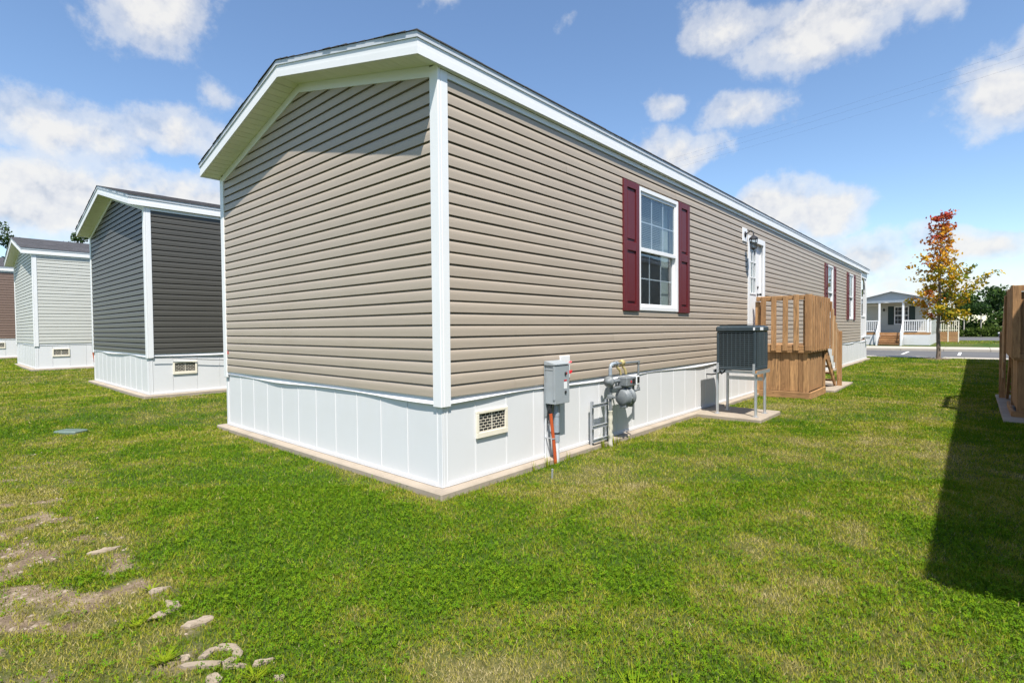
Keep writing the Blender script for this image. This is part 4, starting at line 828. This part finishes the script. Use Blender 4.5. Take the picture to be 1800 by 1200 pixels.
fragment(1.08, -1.93, .05, .012, 1.2, 11, 'thin grey concrete sliver right of the loop piece')

# ------------------------------------------------------------------ lawn grass (blades)
BLOCK = [(-W - .12, .12, -.12, 23.05), (-8.053 - W - .12, -8.053 + .12, -.22, 23), (-17.806 - W - .12, -17.806 + .12, -.74, 23), (-25.7 - W - .12, -25.7 + .12, -2.3, 21), (4.63, 9.6, -.46, 24.1),
         (.06, 1.04, 5.03, 6.05), (.0, 1.03, 8.14, 9.75), (.13, 1.14, 9.72, 11.9), (3.62, 4.65, 7.25, 11.0), (-3.4, 1.2, 41.2, 60), (-5.99, -5.67, -1.66, -1.43)]
def grass():
    VX = []; T = []; bands = [(1.7, 3.0, 21000), (3.0, 4.6, 12500), (4.6, 7.5, 5000), (7.5, 12, 2000), (12, 19, 850), (19, 26, 420), (38, 62, 45)]
    P = []; DPT = []
    fwd = np.array([fw.x, fw.y]); fwd /= np.linalg.norm(fwd); rgt = np.array([fwd[1], -fwd[0]])
    for d0, d1, den in bands:
        hw = d1 * 1.14 + .6; n = int((d1 - d0) * 2 * hw * den)
        d = rng.uniform(d0, d1, n); s = rng.uniform(-hw, hw, n); keep = np.abs(s) < d * 1.14 + .6; d = d[keep]; s = s[keep]
        x = CAM.x + fwd[0] * d + rgt[0] * s; y = CAM.y + fwd[1] * d + rgt[1] * s
        ok = (y < KERB0 - .01) | (y > WALK1 + .02)
        ok &= ~((y > 58.8)) & (x > -40)
        for (a, b, c_, e_) in BLOCK: ok &= ~((x > a) & (x < b) & (y > c_) & (y < e_))
        P.append(np.stack([x[ok], y[ok]], 1)); DPT.append(d[ok])
    P = np.concatenate(P); D = np.concatenate(DPT); x, y = P[:, 0], P[:, 1]
    bare = bareness(x, y); keep = rng.random(len(x)) > np.clip(bare * 1.15, 0, .90); x, y, D, bare = x[keep], y[keep], D[keep], bare[keep]
    dry = dryness(x, y); n = len(x); print('blades', n)
    clump = fbm(x, y, 9., 3, 14)
    h = rng.uniform(.014, .032, n) * (1 + .02 * D) * (.75 + .55 * clump) * (1 - .35 * dry)
    edge = np.exp(-((x - .14) / .05) ** 2) * ((y > -.1) & (y < 23)) + np.exp(-((y + .14) / .05) ** 2) * ((x < .15) & (x > -4.7)); h = h * (1 + .9 * edge * rng.random(n) ** 2)
    wd = (.0010 + .00058 * D) * rng.uniform(.7, 1.4, n)
    az_ = rng.uniform(0, 2 * np.pi, n); lean = np.abs(rng.normal(.5, .38, n)) * h; la = rng.uniform(0, 2 * np.pi, n)
    z = gz(x, y) - .004
    dx = np.cos(az_) * wd; dy = np.sin(az_) * wd
    v = np.empty((n, 3, 3)); v[:, 0] = np.stack([x - dx, y - dy, z], 1); v[:, 1] = np.stack([x + dx, y + dy, z], 1); v[:, 2] = np.stack([x + np.cos(la) * lean, y + np.sin(la) * lean, z + h], 1)
    # broad clover leaves among the blades, close to the camera
    tone = np.clip(dry + rng.normal(0, .17, n), 0, 1)
    lush = rng.random(n) < .05; tone[lush] = np.clip(tone[lush] - .3, 0, 1)
    straw = rng.random(n) < (.03 + .22 * dry); tone[straw] = np.clip(.72 + rng.normal(0, .14, straw.sum()), 0, 1)
    V = [v.reshape(-1, 3)]; TT = [np.repeat(tone, 3)]
    m = (D < 7) & (rng.random(n) < np.clip(.15 * (1 - 1.4 * dry), 0, 1)); cx, cy = x[m], y[m]; k = len(cx); ch = h[m] * .95; s = rng.uniform(.003, .0065, k)
    a0 = rng.uniform(0, 6.28, k); tl = rng.normal(0, .45, (k, 2)); ct = np.clip(.05 + rng.normal(0, .08, k), 0, 1)
    for q in range(3):
        a = a0 + q * 2.094; ux, uy = np.cos(a), np.sin(a); px, py = -uy, ux; zc = gz(cx, cy) + ch
        t = np.empty((k, 3, 3)); t[:, 0] = np.stack([cx, cy, zc], 1)
        for j, sg in ((1, -1), (2, 1)):
            ox = ux * s * 1.5 + px * s * .8 * sg; oy = uy * s * 1.5 + py * s * .8 * sg; t[:, j] = np.stack([cx + ox, cy + oy, zc + ox * tl[:, 0] + oy * tl[:, 1]], 1)
        V.append(t.reshape(-1, 3)); TT.append(np.repeat(ct, 3))
    # brighter coarse weed tufts and tall stalks
    tufts = [(2.37, -1.12, .10, 60), (2.47, -1.02, .06, 26), (.35, -2.12, .06, 40), (.02, -2.06, .05, 30), (.75, -2.2, .07, 40), (.36, -2.2, .05, 30), (1.9, -1.55, .035, 18), (2.15, -1.35, .03, 14), (1.15, -1.98, .06, 34), (2.83, -.62, .04, 18), (2.05, -.35, .035, 16), (-.6, -1.75, .05, 24), (.16, 1.22, .07, 18), (.12, 1.05, .05, 12), (.14, 1.60, .05, 12), (.13, 2.3, .08, 26), (.16, 2.5, .07, 22), (.14, 2.62, .05, 16), (-17.4, 2.6, .5, 240)]
    for tx, ty, rad, cnt in tufts:
        ang_ = rng.uniform(0, 6.28, cnt); rr_ = rad * rng.random(cnt) ** .6; bx_ = tx + rr_ * .25 * np.cos(ang_); by_ = ty + rr_ * .25 * np.sin(ang_); L_ = rng.uniform(.5, 1.1, cnt) * rad * 1.1
        tall = tx < .2 and ty > 1; hh = L_ * (1.9 if tall else .55); ou = L_ * (.5 if tall else 1.0); zz = gz(bx_, by_) ; wv = .003 + .002 * rng.random(cnt) + (0.004 if tx < -10 else 0)
        t = np.empty((cnt, 3, 3)); t[:, 0] = np.stack([bx_ - np.sin(ang_) * wv, by_ + np.cos(ang_) * wv, zz], 1); t[:, 1] = np.stack([bx_ + np.sin(ang_) * wv, by_ - np.cos(ang_) * wv, zz], 1)
        t[:, 2] = np.stack([bx_ + np.cos(ang_) * ou, by_ + np.sin(ang_) * ou, zz + hh], 1); V.append(t.reshape(-1, 3)); TT.append(np.full(cnt * 3, .34 if tall else .27))
    # grass hugging the slab edges
    V = np.concatenate(V); TT = np.concatenate(TT); F = np.arange(len(V)).reshape(-1, 3)
    me = np_mesh('lawn_grass', V, F, {'tone': TT})
    gm = leafmat('grass_blades', [(0.0, (0.090, 0.185, 0.006)), (0.22, (0.175, 0.250, 0.008)), (0.42, (0.275, 0.290, 0.018)), (0.62, (0.350, 0.310, 0.055)), (0.82, (0.40, 0.335, 0.125)), (1.0, (0.45, 0.38, 0.20))], transl=.26, rough=.85)
    tag(put('lawn_grass', me, gm), 'patchy mown lawn of green grass, clover and dry straw', 'grass', kind='stuff')
grass()

# loose grit and pebbles in the worn soil
def grit():
    n = 60000; x = rng.uniform(-6.5, 1.6, n); y = rng.uniform(-3.1, -1.7, n); b = bareness(x, y); k = rng.random(n) < b * .10; x, y = x[k], y[k]; n = len(x); print('grit', n)
    oc = np.array([(1, 0, 0), (0, 1, 0), (-1, 0, 0), (0, -1, 0), (0, 0, 1.)]); s = (rng.random(n) ** 3 * .014 + .0025)
    V = oc[None] * s[:, None, None] * rng.uniform(.6, 1.3, (n, 5, 3)); V[:, :, 2] *= .6; a = rng.uniform(0, 6.28, n); c_, s_ = np.cos(a)[:, None], np.sin(a)[:, None]
    X_ = V[:, :, 0] * c_ - V[:, :, 1] * s_; Y_ = V[:, :, 0] * s_ + V[:, :, 1] * c_; V = np.stack([X_ + x[:, None], Y_ + y[:, None], V[:, :, 2] + gz(x, y)[:, None]], -1).reshape(-1, 3)
    F = (np.arange(n)[:, None, None] * 5 + np.array([(0, 1, 4), (1, 2, 4), (2, 3, 4), (3, 0, 4)])[None]).reshape(-1, 3)
    tag(put('loose_grit', np_mesh('loose_grit', V, F), mat('grit_stone', (.27, .215, .16), .95, .4, 30)), 'loose grit and pebbles in the worn lawn corner', 'gravel', kind='stuff')
grit()

# ------------------------------------------------------------------ trees
def leaf_quads(C, size, nrm_jit=1.0):
    n = len(C); a = rng.normal(0, 1, (n, 3)); a /= np.linalg.norm(a, axis=1)[:, None]; b = rng.normal(0, 1, (n, 3)); b -= (b * a).sum(1)[:, None] * a; b /= np.linalg.norm(b, axis=1)[:, None]
    s = size * rng.uniform(.6, 1.3, n)[:, None]
    V = np.stack([C - a * s, C + b * s * .55, C + a * s, C - b * s * .55], 1).reshape(-1, 3); F = np.arange(4 * n).reshape(-1, 4); return V, F
MAPLE = leafmat('maple_leaves', [(0.0, (0.15, 0.18, 0.015)), (0.22, (0.52, 0.36, 0.02)), (0.5, (0.58, 0.26, 0.03)), (0.75, (0.52, 0.13, 0.05)), (1.0, (0.40, 0.05, 0.05))], transl=.4)
def maple():
    bxx, byy = 2.22, 24.62; T = thing('maple_tree', 'young maple with yellow, orange and red leaves by the kerb', 'tree', (bxx, byy, -.06))
    tr = MB(); top = 5.9
    tp = [(0, 0, -.1), (0.01, 0, .3), (-.02, 0, 1.2), (.03, .02, 2.4), (.0, 0, 3.6), (.06, 0, 4.8), (.13, 0, top)]
    tr.tube(tp, .08, 10, radii=[.095, .075, .062, .052, .038, .022, .008])
    C = []; TN = []
    def trunk_at(z):
        for p, q in zip(tp, tp[1:]):
            if p[2] <= z <= q[2]: t = (z - p[2]) / (q[2] - p[2]); return Vector(p).lerp(Vector(q), t)
        return Vector(tp[-1])
    r_ = random.Random(12)
    nb = 46
    for k in range(nb):
        z = 1.45 + (top - 1.6) * (k / (nb - 1)) ** .92; f = (z - 1.45) / (top - 1.45)
        a = k * 2.399 + r_.uniform(-.3, .3); ln = (1.26 * (1 - f) ** 1.15 + .11) * r_.uniform(.6, 1.15)
        if z < 1.9: ln *= .75
        elif z < 3.0 and math.cos(a) > .2: ln *= 1.35
        p0 = trunk_at(z); d = Vector((math.cos(a), math.sin(a), .42 + .75 * f)); p1 = p0 + d * ln * .5 + Vector((0, 0, .02)); p2 = p0 + d * ln + Vector((0, 0, .08 * ln))
        tr.tube([p0, p1, p2], .01, 5, radii=[.020 * (1 - f) + .008, .011, .004])
        nc = max(4, int(11 * ln))
        for q in range(nc):
            t = .22 + .78 * (q + r_.random()) / nc; c = p0.lerp(p2, t) + Vector((r_.gauss(0, .10), r_.gauss(0, .10), r_.gauss(0, .08)))
            m_ = r_.randint(7, 18); pts = np.array(c)[None] + rng.normal(0, 1, (m_, 3)) * np.array([.085, .085, .06])
            C.append(pts)
            tone = .15 + .64 * max(0, (z + .25 * d.z * t - 2.9) / 2.9) + r_.gauss(0, .10) + (-.02 if math.cos(a) > 0 else .10)
            if z < 2.3 and r_.random() < .3 and math.cos(a) < 0: tone += .35
            TN.append(np.clip(tone + rng.normal(0, .09, m_), 0, 1))
    C = np.concatenate(C); TN = np.concatenate(TN); V, F = leaf_quads(C, .072)
    tr.build('trunk', BARK, T); put('crown', np_mesh('crown', V, F, {'tone': np.repeat(TN, 4)}), MAPLE, T)
    mu = MB().lathe([(.02, .0), (.03, .3), (.02, .42), (-.05, .5)], (0, 0, 0), 'z', 20); mu.build('soil_ring', mat('tree_soil', (.12, .085, .055), .95, .3, 9), T)
maple()
GREENL = leafmat('dark_green_leaves', [(0.0, (0.012, 0.030, 0.008)), (0.5, (0.035, 0.075, 0.015)), (1.0, (0.085, 0.13, 0.025))], transl=.25)
YGREEN = leafmat('yellow_green_leaves', [(0.0, (0.06, 0.09, 0.012)), (1.0, (0.20, 0.20, 0.02))], transl=.3)
def clumps(cs, per, size, jit=.3):
    C = []; TN = []
    for (x, y, z, r) in cs:
        u = rng.normal(0, 1, (per, 3)); u /= np.linalg.norm(u, axis=1)[:, None]; rad = r * rng.random((per, 1)) ** .35
        C.append(np.array([x, y, z]) + u * rad * np.array([1, 1, .8])); TN.append(np.clip(.45 + .3 * rng.normal(0, 1, per) + rng.normal(0, .15), 0, 1))
    C = np.concatenate(C); V, F = leaf_quads(C, size); return np_mesh('crown', V, F, {'tone': np.repeat(np.concatenate(TN), 4)})
def far_tree(label, x, y, h, rad, m_, n=26, seed=1, low=.35):
    r_ = random.Random(seed); T = thing('broadleaf_tree', label, 'tree', (x, y, 0), 'trees behind the row of homes')
    t = MB().tube([(0, 0, -.2), (.05, 0, h * .4), (0, .1, h * .85)], .2, 8, radii=[.24, .17, .05])
    cs = []
    for k in range(n):
        z = h * (low + (1 - low) * r_.random()); rr_ = rad * math.sqrt(max(.05, 1 - ((z / h - (low + 1) / 2) / ((1 - low) / 2 + .08)) ** 2)); a = r_.uniform(0, 6.28); q = rr_ * math.sqrt(r_.random())
        cs.append((q * math.cos(a), q * math.sin(a), z, rad * r_.uniform(.22, .4)))
        if k % 4 == 0: t.tube([(0.02, 0, z * .7), (q * math.cos(a), q * math.sin(a), z)], .04, 5, radii=[.06, .02])
    t.build('trunk', BARKD, T); put('crown', clumps(cs, 300, .13), m_, T)
far_tree('tall dark tree at the left picture edge', -57.5, .25, 10.6, 2.9, GREENL, seed=4)
far_tree('yellow green shrub tree low at the left picture edge', -52, .35, 7.2, 2.2, YGREEN, n=20, seed=5, low=.15)
far_tree('small dark tree top showing above the pale grey roof', -56, 6.9, 10.1, 2.0, GREENL, seed=6)
# wood and hedge far right
cs = []; r_ = random.Random(9)
for k in range(300):
    x = r_.uniform(-14, 40); y = r_.uniform(80, 92); top = 4.4 + 1.1 * math.sin(x * .5) + .8 * math.sin(x * 1.3 + 1); z = r_.uniform(.05, 1) * top; cs.append((x, y, z, r_.uniform(.7, 1.5)))
wm = clumps(cs, 260, .2); tag(put('far_woodland', wm, GREENL), 'dense dark green wood across the far road', 'woodland', kind='stuff')
cs = [(x + r_.uniform(-.2, .2), 77.6 + r_.uniform(-.5, .5), r_.uniform(.2, .95), .5) for x in np.arange(-4, 40, .4)]
tag(put('hedge', clumps(cs, 120, .12), leafmat('hedge_leaves', [(0, (.03, .06, .01)), (1, (.12, .17, .03))])), 'low clipped green hedge along the far road', 'hedge', kind='stuff')
for lb, x in (('pale thin sapling trunk left in front of the wood', 2.4), ('pale thin sapling trunk right in front of the wood', 3.9)):
    T = thing('sapling', lb, 'tree', (x, 79.2, 0)); MB().tube([(0, 0, -.1), (.03, 0, 1.6), (0, 0, 3.4)], .06, 8, radii=[.07, .06, .03]).build('trunk', CONCL, T)
    put('crown', clumps([(0, 0, 3.4, .9), (.4, .2, 2.9, .7), (-.4, 0, 3.0, .7)], 200, .14), GREENL, T)
# white outbuilding half hidden in the wood
HB = thing('white_shed', 'white shed half hidden by the wood at the far right', 'shed', (7.6, 79.4, -.05))
bx('wall', WHITE, HB, -1.6, 1.6, 0, 2.4, 0, 1.9)
MB().prism([(-1.8, 1.9), (1.8, 1.9), (0, 2.7)], 'y', -.15, 2.6).build('roof', mat('white_roof', (.7, .72, .74), .5), HB); bx('door', GREYP, HB, -.4, .4, -.02, -.002, .02, 1.7)

# parked car
def car():
    C = thing('parked_car', 'dark navy parked car peeking past the right hand deck', 'car', (6.95, 54.2, -.05))
    prof = [(-2.15, .35), (-2.2, .62), (-2.05, .80), (-1.55, .92), (-.95, 1.02), (-.35, 1.40), (.75, 1.45), (1.55, 1.08), (2.1, 1.0), (2.2, .7), (2.15, .35)]
    b = MB(); n = len(prof); rows = []
    for y, k in ((-.86, .0), (-.90, .06), (-.80, 1), (.80, 1), (.90, .06), (.86, .0)):
        rows.append([(px * (1.0 if k else .99), y * (1 - .16 * max(0, (pz - .9))), pz if k > .5 else min(pz, .92) if k else min(pz, .5)) for px, pz in prof])
    vs = [p for r_ in rows for p in r_]; b.add(vs, [(i * n + j, (i + 1) * n + j, (i + 1) * n + j + 1, i * n + j + 1) for i in range(len(rows) - 1) for j in range(n - 1)], True)
    for r_, o_ in ((0, 1), (5, -1)): b.add(rows[r_], [tuple(range(n))[::o_]])
    b.build('body', CARB, C)
    MB().prism([(-.80, 1.02), (-.30, 1.34), (.70, 1.39), (1.35, 1.06)], 'y', -.815, .815).build('side_glass', BLACK, C)
    for x in (-1.35, 1.38):
        for y in (-.80, .80):
            wh = MB().lathe([(-.1, 0), (-.1, .22), (-.1, .31), (-.06, .33), (.06, .33), (.1, .31), (.1, .22), (.1, 0)], (x, y, .33), 'y', 20).build('wheel', RUB, C)
            MB().lathe([(-.106, 0), (-.106, .2), (-.101, .21)], (x, y, .33), 'y', 16).lathe([(.106, 0), (.106, .2), (.101, .21)], (x, y, .33), 'y', 16).build('rim', GALV, wh)
    for y in (-.62, .62): bx('headlight', LBL, C, -2.19, -2.06, y - .18, y + .18, .62, .76, .03)
car()

# overhead cables, high and far behind the home
for k, (lb, dz) in enumerate((('uppermost of three thin overhead cables', 1.0), ('middle of three thin overhead cables', 0.45), ('lowest of three thin overhead cables', -.2))):
    P0 = Vector((-60, 62, 21.2 + dz)); P1 = Vector((62, 40, 23.8 + dz)); pts = [P0.lerp(P1, t) - Vector((0, 0, 2.4 * (1 - (2 * t - 1) ** 2))) for t in [i / 40 for i in range(41)]]
    tag(MB().tube(pts, .0035, 5).build('overhead_cable', CABLE), lb, 'cable', 'three overhead cables')
